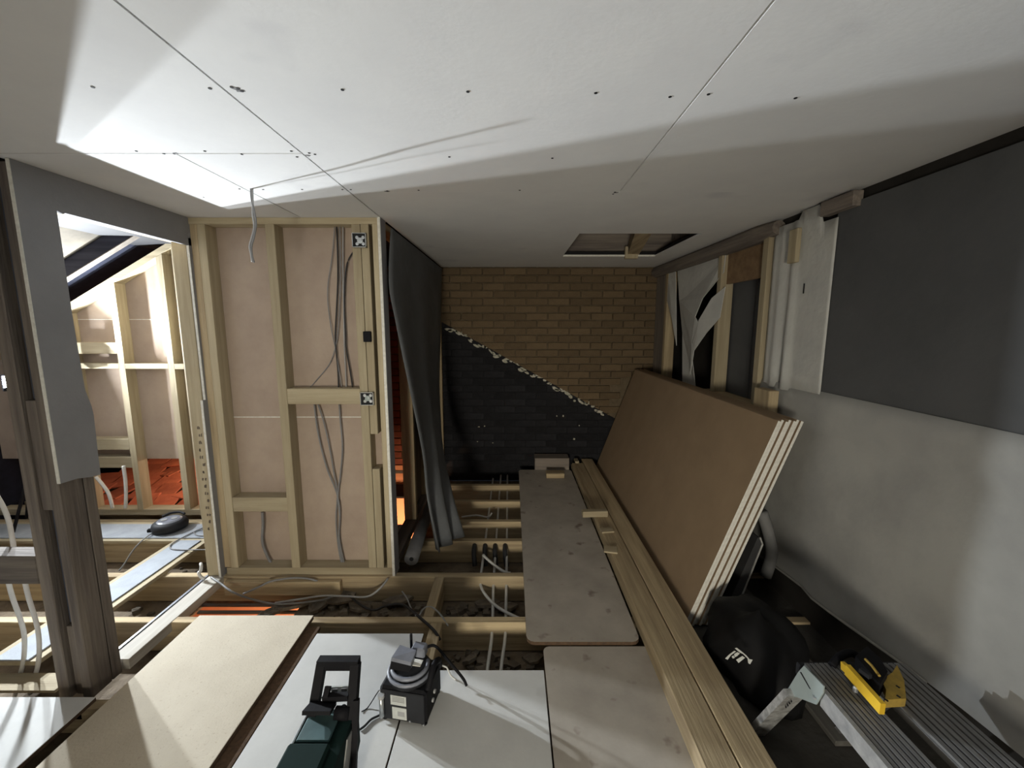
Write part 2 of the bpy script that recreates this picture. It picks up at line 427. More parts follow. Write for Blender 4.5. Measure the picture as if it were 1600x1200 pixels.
# lath and plaster under the joists, left open in two places
b = B()
for (x0, x1, y0, y1) in ((-4.4, -1.92, -2.6, 3.24), (-1.92, WX+.25, -2.6, 2.07), (-1.30, WX+.25, 2.07, 2.40), (-1.92, WX+.25, 2.40, 3.05), (-0.80, WX+.25, 3.05, 4.42), (-4.4, -1.66, 3.24, 4.42)):
    b.box(x0, x1, y0, y1, -0.195, -0.170)
mk('lath_ceiling', b, DUST, flo)
for i, y in enumerate((2.09, 2.13, 2.17, 2.21, 2.245, 2.303, 2.368)):
    box('lath', pineG(0), -1.92 + 0.02*(i % 2), -1.27, y-0.014, y+0.008, -0.186, -0.176, flo)
# loose rubble on the laths
b = B()
for i in range(260):
    r_ = random.random()
    if r_ < 0.55: x, y = random.uniform(-1.22, -0.05), random.uniform(2.05, 2.34)
    elif r_ < 0.8: x, y = random.uniform(-0.36, 0.12), random.uniform(1.70, 1.96)
    else: x, y = random.uniform(-2.35, -1.9), random.uniform(2.05, 2.8)
    s = random.uniform(0.006, 0.028); c = Vector((x, y, -0.170 + s*0.5)); a = random.random()*6
    pts = [c + Vector((math.cos(a+j*1.5708)*s*random.uniform(.7,1.5), math.sin(a+j*1.5708)*s*random.uniform(.7,1.3), -s*.5)) for j in range(4)]
    b.prism(pts, (random.uniform(-.3,.3)*s, random.uniform(-.3,.3)*s, s))
o = mk('rubble', b, RUB, flo); o['kind'] = 'stuff'
# dark floor along the right wall
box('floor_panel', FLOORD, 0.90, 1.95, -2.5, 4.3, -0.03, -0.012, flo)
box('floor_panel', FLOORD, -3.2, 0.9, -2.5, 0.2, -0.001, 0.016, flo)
# sheets laid down: fixed near the lens, loose further off
# ---- room below, lit warm
rb = struct('wall_below', (-1, 4.4, -2.4))
mk('painted_wall', B().box(-4.4, 1.75, GY+0.0, GY+0.05, -2.4, -0.2), ORANGE, rb)
mk('painted_panel', B().box(-1.60, -0.80, GY-0.02, GY-0.008, -0.2, 0.02), ORANGE, rb)
mk('light_stop', B().box(-1.60, -0.80, 4.05, GY-0.02, -0.215, -0.195), DARK, rb)  # added to keep the warm light from below off the bricks
mk('dark_rail', B().box(-1.60, -0.80, GY-0.035, GY-0.022, -0.065, -0.035), pineG(0), rb)
mk('painted_side', B().box(-4.45, -4.4, -2.6, GY+.05, -2.4, -0.165).box(1.75, 1.8, -2.6, GY+.05, -2.4, -0.165).box(-4.4, 1.75, -2.65, -2.6, -2.4, -.165), ORANGE, rb)
mk('floor_below', B().box(-4.4, 1.75, -2.6, GY, -2.45, -2.4), DUSTB, rb)

# ---- stud partition facing the camera (open side)
par = struct('wall_partition', (-1.27, 2.45, 0))
FY0, FY1 = 2.40, 2.49
box('top_plate', pine(0), LX, PX-0.008, FY0, FY1, CEIL-0.036, CEIL-0.001, par, bev=0.002)
box('sole_plate', pine(0), -1.775, PX-0.008, FY0, FY1, 0.0, 0.046, par, bev=0.002)
def stud(x0, x1, z0=0.046, z1=CEIL-0.036, m=None, p=par, y0=FY0, y1=FY1):
    return box('stud', m or pine(2), x0, x1, y0, y1, z0, z1, p, bev=0.002)
stud(-1.745, -1.70); stud(-1.368, -1.316); stud(-0.890, -0.842); stud(-0.839, -0.795, 0.90); stud(-0.839, -0.795, 0.046, 0.685); stud(-0.775, -0.744)
stud(-1.792, -1.749, m=pineD(2), y0=FY0+0.006)
box('noggin', pine(0), -1.70, -1.368, FY0+0.004, FY1-0.002, 0.413, 0.503, par, bev=0.002)
box('noggin', pine(0), -1.316, -0.890, FY0+0.002, FY1-0.002, 1.080, 1.172, par, bev=0.002)
box('backing_board', BACK, LX, PX-0.035, FY1+0.001, FY1+0.0135, 0.985, CEIL-0.001, par)
box('backing_board', BACK, LX, PX-0.035, FY1+0.001, FY1+0.0135, 0.0, 0.9815, par)
box('joint_paper', PBE, LX, -0.795, FY1-0.0005, FY1+0.003, 0.9805, 0.9865, par)
# board that closes the end of the partition
mk('end_board', B().box(PX-0.005, PX+0.010, 2.385, 2.478, -0.005, CEIL-0.002), PBE, par)
mk('end_board_face', B().box(PX+0.0105, PX+0.012, 2.388, 2.478, -0.005, CEIL-0.002), PBD, par)

# ---- side of the partition running back to the gable: studs with a gap
sid = struct('wall_return', (PX, 3.4, 0))
box('stud', pineD(2), PX-0.09, PX, 3.02, 3.065, 0.06, CEIL-.04, sid, bev=0.002)
box('stud', pineD(2), PX-0.09, PX, 3.50, 3.545, 0.06, CEIL-.04, sid, bev=0.002)
box('sole_plate', pineG(1), PX-0.09, PX, 2.50, 4.38, 0.005, 0.055, sid, bev=0.002)
box('top_plate', pineD(1), PX-0.09, PX, 2.50, 4.38, CEIL-.04, CEIL-0.002, sid, bev=0.002)
box('stud', pineD(2), PX-0.09, PX, 4.33, 4.375, 0.06, CEIL-.04, sid, bev=0.002)
box('lining_board', pineG(2), PX-0.085, PX-0.065, 3.07, 4.33, 0.06, CEIL-.05, sid)
box('base_board', DUSTB, PX-0.52, PX-0.10, 2.53, 3.02, 0.002, 0.02, sid)
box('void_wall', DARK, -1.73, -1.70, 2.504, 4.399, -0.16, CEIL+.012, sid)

# ---- left wall with the doorway: header board, broken leg of board, timber post, far jamb
lef = struct('wall_left', (LX, 2.0, 0))
T = 0.0125
leg = [(1.577, 2.128), (1.577, 1.60), (1.577, 0.918), (1.640, 0.915), (1.690, 0.902), (1.735, 0.897), (1.737, 1.00), (1.742, 1.16), (1.738, 1.20), (1.722, 1.27), (1.718, 1.40), (1.714, 1.60), (1.713, 1.985), (1.735, 1.978), (1.745, 1.984), (2.44, 1.976), (2.44, 2.128)]
mk('header_board', B().prism([(LX, y, zz) for y, zz in leg], (T, 0, 0)), PBD, lef)
box('header_timber', pineD(1), LX-0.10, LX-0.004, 1.72, 2.40, 1.995, 2.10, lef)
box('header_board_inner', PBE, LX-0.118, LX-0.105, 1.72, 2.40, 2.01, 2.10, lef)
# post: five timbers
box('stud', pineG(2), -1.945, -1.897, 1.580, 1.665, -0.05, 2.12, lef, bev=0.003)
box('stud', mat('gap_shade_blue_grey', (0.07, 0.08, 0.11), 0.8), -1.893, -1.846, 1.620, 1.665, 0.28, 2.12, lef, bev=0.002)  # recessed timber, the dark of the gap put into its colour
box('stud', pineG(2), -1.893, -1.846, 1.604, 1.665, -0.05, 0.275, lef, bev=0.002)
box('stud', pineG(2), -1.842, -1.802, 1.580, 1.672, -0.05, 2.12, lef, bev=0.003)
box('stud', pineG(2), -1.848, -1.803, 1.676, 1.722, -0.05, 2.12, lef, bev=0.003)
box('stud', pineG(2), -1.945, -1.852, 1.676, 1.722, -0.05, 2.12, lef, bev=0.003)
box('packer', pineG(2), -1.892, -1.850, 1.590, 1.618, 0.80, 1.25, lef, bev=0.002)
# sole plate of the doorway
mk('threshold', B().box(-1.875, -1.782, 1.735, 2.40, -0.05, 0.002, 0.002), mat('threshold_timber', (0.55, 0.53, 0.48), 0.85, (0.42, 0.39, 0.34), grain=1), lef)
box('cable_trim', GREYP, -1.893, -1.880, 1.76, 2.39, -0.045, 0.006, lef)
# far jamb: timber and a strip of board with a step in its edge
box('stud', pine(2), -1.885, LX-0.004, 2.385, 2.43, 0.003, 2.12, lef, bev=0.002)
mk('jamb_board', B().prism([(LX, y, zz) for y, zz in ((2.368, 0.003), (2.368, 1.108), (2.392, 1.108), (2.386, 2.018), (2.445, 2.018), (2.445, 0.003))], (T, 0, 0)), PBD, lef)
mk('jamb_board_edge', B().prism([(LX-0.0005, y, zz) for y, zz in ((2.3655, 0.003), (2.3655, 1.109), (2.368, 1.109), (2.368, 0.003))], (T, 0, 0)).prism([(LX-0.0005, y, zz) for y, zz in ((2.3895, 1.108), (2.3835, 2.018), (2.386, 2.018), (2.392, 1.108))], (T, 0, 0)), PBE, lef)
mk('board_edge', B().box(LX+0.0, LX+T, 1.574, 1.5765, 0.918, 2.127), PBE, lef)
# builder's pencil marks down the jamb timber
b = B()
for i in range(15):
    zz = 0.95 - i*0.045
    for k in range(2):
        xx = -1.842 + random.uniform(-.012, .010); b.prism([(xx, 2.3845, zz), (xx+random.uniform(.004,.012), 2.3845, zz+random.uniform(-.006,.006)), (xx+.006, 2.3845, zz-.018), (xx-.002, 2.3845, zz-.014)], (0, 0.0008, 0))
o = mk('pencil_marks', b, mat('pencil', (0.16, 0.13, 0.10), 0.9), lef); o['kind'] = 'stuff'

# ---- open stud wall beside the post, running left
op = struct('wall_side', (-2.6, 1.6, 0))
box('noggin', pineG(0), -2.60, -1.948, 1.582, 1.66, 0.482, 0.605, op, bev=0.003)
box('sole_plate', pineG(0), -3.2, -1.80, 1.530, 1.578, -0.10, -0.046, op, bev=0.003)
box('stud', pineG(2), -2.65, -2.60, 1.582, 1.66, -0.045, CEIL, op, bev=0.003)
box('stud', pineG(2), -3.15, -3.10, 1.582, 1.66, -0.045, CEIL, op, bev=0.003)
box('upper_board', PBD, -3.2, -1.95, 1.585, 1.597, 1.45, CEIL, op)
box('wall_end', PBD, -3.24, -3.20, -2.6, 1.58, -0.1, CEIL+.02, op)

# ---- stud wall of the side room with sloping top
sd = struct('wall_side_room', (-3.0, 3.25, 0))
SY0, SY1 = 3.22, 3.31
def rz(x): return 1.666 + 0.5535*(x + 3.356)      # underside of the rafters
box('sole_plate', pine(0), -4.2, -1.9, SY0, SY1, 0.0, 0.05, sd, bev=0.002)
mk('top_plate', B().prism([(-4.2, SY0, rz(-4.2)), (-1.9, SY0, rz(-1.9)), (-1.9, SY0, rz(-1.9)+.05), (-4.2, SY0, rz(-4.2)+.05)], (0, SY1-SY0, 0)), pine(0), sd)
for (x0, x1) in ((-3.055, -3.008), (-2.672, -2.625), (-2.55, -2.503), (-3.46, -3.413), (-3.86, -3.813), (-2.45, -2.403), (-2.08, -2.033)):
    mk('stud', B().prism([(x0, SY0, 0.05), (x1, SY0, 0.05), (x1, SY0, rz(x1)-.002), (x0, SY0, rz(x0)-.002)], (0, SY1-SY0, 0)), pine(2), sd)
for (x0, x1, z0, z1, a) in ((-3.413, -3.055, 1.320, 1.408, 0.0), (-3.413, -3.055, 1.205, 1.247, 0.0), (-3.413, -3.055, 0.552, 0.641, 0), (-3.413, -3.055, 0.403, 0.492, 0), (-3.008, -2.672, 1.203, 1.245, 0), (-2.625, -2.55, 1.200, 1.243, 0)):
    box('noggin', pine(0), x0, x1, SY0+a, SY1-.002, z0, z1, sd, bev=0.002)
mk('backing_board', B().prism([(-4.2, SY1+.001, 0.45), (-1.9, SY1+.001, 0.45), (-1.9, SY1+.001, 1.582), (-3.55, SY1+.001, 1.582), (-4.2, SY1+.001, 1.22)], (0, T, 0)), BACK, sd)
mk('backing_board', B().prism([(-3.53, SY1+.001, 1.586), (-1.9, SY1+.001, 1.586), (-1.9, SY1+.001, rz(-1.9)), (-3.53, SY1+.001, rz(-3.53))], (0, T, 0)), BACK, sd)
box('joint_paper', PBE, -3.5, -1.9, SY1-.002, SY1+.002, 1.5815, 1.5865, sd)
# ---- roof over the side room: rafters, felt, batten
rf = struct('roof', (-3.0, 2.6, 1.7))
def rprism(y0, y1, u0, u1, xa=-4.35, xb=-1.86):
    return B().prism([(xa, y0, rz(xa)+u0), (xb, y0, rz(xb)+u0), (xb, y0, rz(xb)+u1), (xa, y0, rz(xa)+u1)], (0, y1-y0, 0))
DKT = mat('dark_rafter', (0.045, 0.045, 0.06), 0.9, (0.022, 0.022, 0.032), grain=0)
for y in (2.97, 2.25, 1.85):
    mk('rafter', rprism(y-0.025, y+0.025, 0.05, 0.20), DKT, rf)
    mk('rafter_edge', rprism(y-0.025, y+0.025, 0.043, 0.0495), mat('sawn_edge', (0.17, 0.145, 0.12), 0.9, (0.11, 0.095, 0.08), grain=0), rf)
mk('felt_underlay', rprism(1.55, 4.45, 0.205, 0.22), FELT, rf)
mk('insulation_board', rprism(2.276, 2.944, 0.16, 0.18, -4.3, -1.9), mat('tan_board', (0.10, 0.085, 0.062), 0.9, (0.05, 0.043, 0.033), 5), rf)
mk('pale_offcut', B().prism([(-3.0, 2.93, rz(-3.0)+.19), (-2.84, 2.93, rz(-2.84)+.19), (-2.84, 3.12, rz(-2.84)+.19), (-3.0, 3.12, rz(-3.0)+.19)], (0, 0, .012)), pine(0), rf)
# walls that close the side room
sw = struct('wall_far_left', (-4.3, 3, 0))
box('felt_wall', FELT, -4.34, -4.30, 1.5, 4.45, -0.16, 1.4, sw)
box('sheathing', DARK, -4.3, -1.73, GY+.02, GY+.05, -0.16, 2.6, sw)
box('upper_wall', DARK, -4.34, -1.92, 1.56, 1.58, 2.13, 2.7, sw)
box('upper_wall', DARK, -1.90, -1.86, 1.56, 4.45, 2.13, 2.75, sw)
# red clay tiles stacked loose behind the side-room stud wall
tl = struct('trim_1', (-3.1, 3.7, 0))
for r_ in range(5):
    for k in range(8):
        x = -3.85 + k*0.21 + (r_ % 2)*0.1 + random.uniform(-.02, .02); y = 3.42 + r_*0.175
        M = Matrix.Translation((x, y, 0.012 + 0.035*r_)) @ Matrix.Rotation(R(random.uniform(-16, 16)), 4, 'Z') @ Matrix.Rotation(R(12+random.uniform(-4, 4)), 4, 'X') @ Matrix.Rotation(R(random.uniform(-4, 4)), 4, 'Y')
        mk('clay_tile', B().box(-.095, .095, -.12, .12, 0, .014, .003), TILE, tl, F=M)

# ---- right wall: timber opening, membranes
rgt = struct('wall_right', (WX, 2.2, 0))
box('dark_membrane', MEMD, WX, WX+0.006, -2.5, 2.005, 1.20, 2.075, rgt)
box('shaded_top_band', DARK, WX+.03, WX+0.05, -2.5, 2.45, 1.9, CEIL+.02, rgt)  # dark strip above the membrane, shading of the top put into its colour
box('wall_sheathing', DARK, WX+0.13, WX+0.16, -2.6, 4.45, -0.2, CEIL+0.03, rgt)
box('backing_panel', MEMD, WX+0.075, WX+0.09, 2.45, 2.735, 1.0, 1.85, rgt)
box('backing_panel', MEMD, WX+0.075, WX+0.09, 2.752, 3.1, 1.0, 1.85, rgt)
box('backing_gap_strip', MEMW, WX+0.085, WX+0.095, 2.733, 2.754, 1.0, 1.85, rgt)
# lower pale sheet with a fold and a curled bottom lip
lp = [(2.62, 0.06), (2.45, 0.12), (2.29, 0.186), (1.786, 0.242), (1.40, 0.30), (1.20, 0.315), (0.6, 0.34), (-2.5, 0.36)]
ys = []
y = 2.50
while y > -2.5: ys.append(y); y -= 0.11
P = []
for y in ys:
    for (ya, za), (yb, zb) in zip(lp, lp[1:]):
        if yb <= y <= ya: zl = za + (zb-za)*(ya-y)/(ya-yb)
    col = []
    wob = 0.006*math.sin(y*5.1)
    for k in range(15):
        t = k/14; zz = 1.222 + (zl-1.222)*t
        off = 0.0
        if t < 0.15: off = 0.014*math.sin(t/0.15*math.pi/2) 
        elif t < .22: off = 0.014*(1-(t-.15)/.07) - 0.004
        else: off = -0.004 + 0.02*math.sin((t-.22)/.78*math.pi) + wob*t
        curl = max(0, t-0.86)/0.14
        off += 0.05*curl*curl*(1.0 if y < 1.9 else 0.5)
        col.append((WX - 0.006 - off, y, zz))
    P.append(col)
mk('lower_membrane', B().grid(P, 0.004), MEML, rgt, smooth=True)
b = B()
lipts = [Vector(c[-1]) + Vector((-.003, 0, 0)) for c in P if c[-1][1] > 1.22]
mk('lip_edge', b.tube(lipts, 0.006, 6), mat('lip_grey', (0.36, 0.355, 0.33), 0.8), rgt)
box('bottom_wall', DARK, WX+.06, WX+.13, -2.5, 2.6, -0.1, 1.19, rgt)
# pale strip of membrane beside the opening, hanging in folds
P = []
for i in range(26):
    y = 2.455 - i*(2.455-1.99)/25
    fold = 0.012*math.exp(-((y-2.37)/.02)**2) + 0.02*math.exp(-((y-2.26)/.025)**2) - 0.008*math.exp(-((y-2.31)/.015)**2)
    top = 2.10 + (0.02 if 2.12 < y < 2.25 else -0.02) - (0.05 if y < 2.10 else 0)
    P.append([(WX - 0.004 - fold*(0.4+0.6*k/9) - .004, y, top + (1.19-top)*k/9) for k in range(10)])
mk('pale_membrane', B().grid(P, 0.003), MEMW, rgt, smooth=True)
mk('membrane_tear', B().box(WX-.013, WX-.010, 2.166, 2.172, 1.70, 1.75), INK, rgt)
# timber of the opening
box('stud', pine(2), WX-0.03, WX+0.06, 3.00, 3.055, 1.06, 2.05, rgt, bev=0.003)
box('stud', pine(2), WX-0.03, WX+0.06, 2.47, 2.525, 1.06, 2.05, rgt, bev=0.003)
box('stud', pineD(2), WX-0.03, WX+0.06, 4.02, 4.08, 0.9, 2.05, rgt, bev=0.003)
box('sheathing_panel', pineG(2), WX-0.012, WX+0.02, 4.08, 4.38, 0.95, CEIL-.09, rgt)
box('sill', pineD(1), WX-0.045, WX+0.06, 2.46, 3.14, 1.000, 1.06, rgt, bev=0.003)
box('header_panel', mat('osb_brown', (0.27, 0.18, 0.10), 0.9, (0.19, 0.12, 0.07), 18), WX+0.01, WX+0.03, 2.525, 3.00, 1.825, 2.04, rgt)
mk('wall_plate', B().tube([(WX-.02, 4.38, CEIL-.055), (WX-.02, 3.4, CEIL-.058), (WX-.015, 2.6, CEIL-.052), (WX-.01, 2.42, CEIL-.05)], [0.055, 0.055, 0.054, 0.04], 10), pineG(1), rgt)
box('corner_block', pineG(1), WX-0.035, WX+0.01, 1.88, 2.075, 2.05, 2.115, rgt, bev=0.003)
b = B()                                             # torn white membrane over the far half
def sheet_px(poly, x0, bend):
    pts = []
    for i, (px, py) in enumerate(poly):
        p = on_x(px, py, x0); p.x -= bend[i]; pts.append(p)
    return pts
mk('torn_membrane', B().prism(sheet_px([(1058,415),(1134,396),(1133,425),(1108,466),(1100,495),(1104,506),(1090,535),(1087,560),(1088,618),(1066,612),(1066,520),(1063,470)], WX-.012, [0,0,.01,.05,.07,.06,.05,.03,0,0,0,.01]), (.004, 0, 0)), MEMW, rgt)
mk('torn_membrane', B().prism(sheet_px([(1133,448),(1129,496),(1112,520),(1094,548),(1086,585),(1090,540),(1104,500),(1118,466)], WX-.020, [0,.02,.04,.05,.04,.05,.06,.03]), (.004, 0, 0)), MEMW, rgt)
mk('torn_membrane', B().prism(sheet_px([(1043,413),(1055,416),(1058,470),(1062,540),(1055,500),(1044,470)], WX-.02, [0,0,.01,.03,.03,.01]), (.004, 0, 0)), MEMW, rgt)
# behind the camera
bk = struct('wall_back', (0, -2.6, 0))
box('plasterboard_sheet', STK, -3.2, -0.8, -2.63, -2.6, -.1, CEIL+.02, bk)
box('plasterboard_sheet', STK, -0.798, 1.63, -2.63, -2.6, -.1, CEIL+.02, bk)

# ================================================================== LOOSE SHEETS AND TIMBER
def sheet(name, x0, x1, y0, y1, z0, z1, m, me, label, group=None, cat='board', rnd=0.0):
    """sheet with its own edge colour"""
    b = B()
    if rnd:
        pts = []
        for (cx, cy, a0) in ((x1-rnd, y1-rnd, 0), (x0+rnd, y1-rnd, 90), (x0+rnd, y0+rnd, 180), (x1-rnd, y0+rnd, 270)):
            for k in range(4): a = R(a0 + k*30); pts.append((cx+rnd*math.cos(a), cy+rnd*math.sin(a), z0))
        b.prism(pts, (0, 0, z1-z0))
    else: b.box(x0, x1, y0, y1, z0, z1, 0.0015)
    b.bm.normal_update()
    for f in b.bm.faces:
        if abs(f.normal.z) < 0.5: b._mi([f], me)
    o = mk(name, b, m); return tag(o, label, cat, group)
sheet('chipboard_sheet', -1.632, -1.036, 0.15, 1.982, 0.018, 0.040, CHIP, CHIPE, 'beige chipboard sheet with dark cut edge lying in front of the stud partition')
sheet('packing_strip', -1.60, -0.978, 0.2, 1.93, 0.0, 0.016, CHIPE, CHIPE, "dark brown packing board showing as a strip along the beige chipboard's right edge")
sheet('floor_sheet', -0.973, -0.440, 0.15, 1.880, 0.0, 0.018, GREYB, CHIPE, 'pale grey floor sheet right of the beige chipboard, under the green tool', cat='board')
sheet('floor_sheet', -0.434, 0.142, 0.15, 1.657, 0.0, 0.018, GREYB, CHIPE, 'pale grey floor sheet in the middle foreground carrying the black radio shadow')
sheet('floor_sheet', 0.148, 0.70, 0.15, 1.795, 0.0, 0.018, DUSTB, CHIPE, 'dusty brown floor sheet beside the timber lengths, nearest the camera', rnd=0.03)
sheet('walkway_sheet', 0.07, 0.618, 1.802, 4.20, 0.0185, 0.036, DUSTB, CHIPE, 'long dusty brown walkway sheet with rounded corners running to the brick wall', rnd=0.04)
sheet('floor_sheet', -3.1, -1.72, 0.15, 1.522, 0.0, 0.018, GREYB, CHIPE, 'pale floor sheet at lower left in front of the timber post')
# side room walkway boards
o = sheet('walkway_board', -4.1, -2.18, 2.77, 3.055, 0.0, 0.022, pine(0), pine(0), 'pale board across the joists of the side room, below the far stud wall')
sheet('walkway_board', -4.1, -2.20, 2.80, 3.01, 0.0225, 0.030, BLUEB, BLUEB, 'blue-grey board on top of the pale board that carries the cable reel')
sheet('walkway_board', -2.405, -2.165, 1.70, 2.766, 0.0, 0.022, pine(1), pine(1), 'pale board running away through the doorway of the side room')
sheet('walkway_board', -2.365, -2.205, 1.70, 2.766, 0.0225, 0.030, BLUEB, BLUEB, 'blue-grey strip board on the pale board running through the doorway')
sheet('offcut_board', -2.45, -1.985, 1.60, 1.695, -0.043, -0.03, pine(0), pine(0), 'pale board offcut on the floor behind the low plate at lower left')

# long timbers beside the leaning boards
lab = ['long pine timber, left one of the lower pair beside the walkway sheet', 'long pine timber, right one of the lower pair under the leaning boards', 'long pine timber, left one on top of the pile', 'long pine timber, right one on top of the pile next to leaning boards']
for i, (x0, x1, z0, z1, y0, y1) in enumerate(((0.634, 0.752, 0.019, 0.064, 0.35, 4.30), (0.757, 0.870, 0.0, 0.064, 0.35, 4.32), (0.630, 0.744, 0.066, 0.110, 0.30, 4.20), (0.750, 0.866, 0.066, 0.110, 0.30, 4.34))):
    o = box('timber_length', pineD(1), x0, x1, y0, y1, z0, z1, bev=0.003)
    tag(o, lab[i], 'timber', 'long timbers in the floor pile')
# offcuts lying on the pile
def offcut(px, py, z, dx, dy, dz, rz_, label, m=None):
    p = on_z(px, py, z)
    o = mk('timber_offcut', B().box(-dx/2, dx/2, -dy/2, dy/2, 0, dz, 0.002), m or pine(0), F=Matrix.Translation(p) @ Matrix.Rotation(R(rz_), 4, 'Z'))
    tag(o, label, 'offcut', 'timber offcuts on the pile')
offcut(929, 806, 0.111, 0.19, 0.05, 0.045, 3, 'pine offcut lying across the timber pile, farthest of three')
offcut(948, 830, 0.111, 0.09, 0.06, 0.012, 8, 'small pale wood chip on the timber pile, middle of three')
offcut(954, 860, 0.111, 0.085, 0.075, 0.010, -12, 'small pale wood chip on the timber pile, nearest of three')
o = mk('timber_offcut', B().box(0.34, 0.52, 3.95, 4.05, 0.037, 0.085, .003), pineD(0)); tag(o, 'dark timber offcut lying at the far end of the walkway sheet', 'offcut')
o = mk('timber_block', B().box(0.24, 0.60, 4.20, 4.36, 0.0, 0.16, .003), pineG(0)); tag(o, 'dark timber block standing against the brick wall behind the walkway sheet', 'offcut')
o = mk('timber_block', B().box(0.66, 0.70, 4.18, 4.28, 0.111, 0.135, .003), pine(0)); tag(o, 'tiny pale offcut at the far end of the timber pile', 'offcut')

# ---- plasterboard sheets leaning on the right wall
th_ = math.atan2(1.079-0.018, 1.271-0.889)
dirv = Vector((math.cos(th_), 0, math.sin(th_))); nrm = Vector((math.sin(th_), 0, -math.cos(th_)))
names = ['plasterboard sheet leaning on the right wall, front one showing its brown face'] + ['plasterboard sheet in the leaning stack, %s from the front' % s for s in ('second', 'third', 'fourth', 'fifth', 'sixth', 'seventh')]
offs = [0.0, 0.0150, 0.0292, 0.0460, 0.0602, 0.0770, 0.0925]
for i, of in enumerate(offs):
    y0 = 1.955 + (0.004, 0.010, 0.0, 0.012, 0.002, 0.012, 0.005)[i]; y1 = y0 + 2.36
    o0 = Vector((0.893 + of*0.15, 0, 0.0)) + nrm*of
    k = -(o0.z - 0.002)/dirv.z if o0.z < 0.002 else 0.0
    base = o0 + dirv*k
    ln = 1.15 + (0.0, 0.004, -0.003, 0.003, 0.0, 0.004, -0.002)[i] - k*0.0
    tck = 0.0125
    b = B().prism([base + Vector((0, y0, 0)), base + dirv*ln + Vector((0, y0, 0)), base + dirv*ln + Vector((0, y1, 0)), base + Vector((0, y1, 0))], nrm*tck)
    b.bm.normal_update()
    bmesh.ops.recalc_face_normals(b.bm, faces=b.bm.faces[:])
    for f in b.bm.faces:
        if abs(f.normal.dot(nrm)) < 0.5: b._mi([f], PBE)
    o = mk('plasterboard_sheet', b, STK)
    tag(o, names[i], 'plasterboard', 'plasterboard sheets leaning in a stack')
# loose dark board and a small pipe behind the stack
b = B(); p0 = Vector((1.19, 1.98, 0.02)); 
pl = [on_y(1143, 968, 2.0), on_y(1190, 850, 2.0), on_y(1187, 840, 2.0), on_y(1184, 840, 2.0), on_y(1127, 968, 2.0)]
mk_o = mk('dark_panel', B().prism(pl, (0.0, 0.45, 0.0)), mat('panel_dark', (0.05, 0.05, 0.052), 0.6)); tag(mk_o, 'dark panel with rounded corner leaning behind the plasterboard stack', 'panel')
mk('panel_rim', B().tube([pl[0] + Vector((.003,-.003,0)), pl[1] + Vector((.003,-.003,0)), pl[2] + Vector((0,-.003,.002))], 0.0045, 6), mat('rim_grey', (0.42, 0.42, 0.40), 0.6), mk_o)
o = mk('grey_pipe_bend', B().tube(smooth_path([on_y(1190, 800, 2.12), on_y(1200, 830, 2.12), on_y(1206, 865, 2.12), on_y(1196, 900, 2.12)], 4), 0.030, 10), mat('dim_grey_roll', (0.2, 0.2, 0.2), 0.8), smooth=True); tag(o, 'dim grey rolled membrane end behind the plasterboard stack', 'membrane roll')

# wood blocks on the right wall
o = mk('timber_block', B().box(WX-0.10, WX-0.045, 2.235, 2.375, 1.022, 1.185, .003), pineD(2)); tag(o, 'square timber block standing on the leaning boards by the white membrane', 'block')
o = mk('timber_batten', B().box(WX-0.05, WX-0.026, 2.20, 2.265, 1.86, 2.03, .003), pine(2)); tag(o, 'short pine batten screwed high on the white membrane', 'batten')

# ---- dark hanging membrane beside the partition, and a roll of it at its foot
Lc = smooth_path([Vector((PX+.03, 2.52, 2.10)), on_x(607, 440, -0.70), on_x(616, 500, -0.69), on_x(632, 585, -0.66), on_x(655, 705, -0.60), on_x(661, 780, -0.565), Vector((-0.525, 2.60, 0.03))], 4)
Rc = smooth_path([Vector((PX+.03, 4.30, 2.10)), on_x(689, 500, -0.70), on_x(687, 590, -0.69), on_x(688, 650, -0.66), on_x(690, 700, -0.60), on_x(708, 780, -0.45), Vector((-0.345, 2.86, 0.03))], 4)
P = []
for i in range(len(Lc)):
    rowp = []
    for j in range(25):
        t = j/24; p = Lc[i].lerp(Rc[i], t); a = i/(len(Lc)-1)
        p.x += 0.035*a*math.sin(t*math.pi*5 + a*1.3) + 0.05*math.sin(t*math.pi)*a*(1-a)*2
        rowp.append(p)
    P.append(rowp)
o = mk('hanging_membrane', B().grid(P, 0.003), CURT, smooth=True); tag(o, 'dark grey breather membrane hanging from the ceiling beside the stud partition', 'membrane')
ro = thing('membrane_roll', 'narrow roll of dark membrane lying at the foot of the hanging membrane', 'membrane roll', (-0.645, 2.46, 0.02))
mk('roll', B().tube([(-0.640, 2.465, 0.066), (-0.655, 2.80, 0.075), (-0.655, 3.25, 0.10)], [0.045, 0.044, 0.04], 14), mat('membrane_roll_grey', (0.17, 0.17, 0.175), 0.7, (0.12, 0.12, 0.125), 6), ro, smooth=True)
mk('core', B().tube([(-0.640, 2.4635, 0.066), (-0.640, 2.47, 0.066)], 0.014, 10), INK, ro)

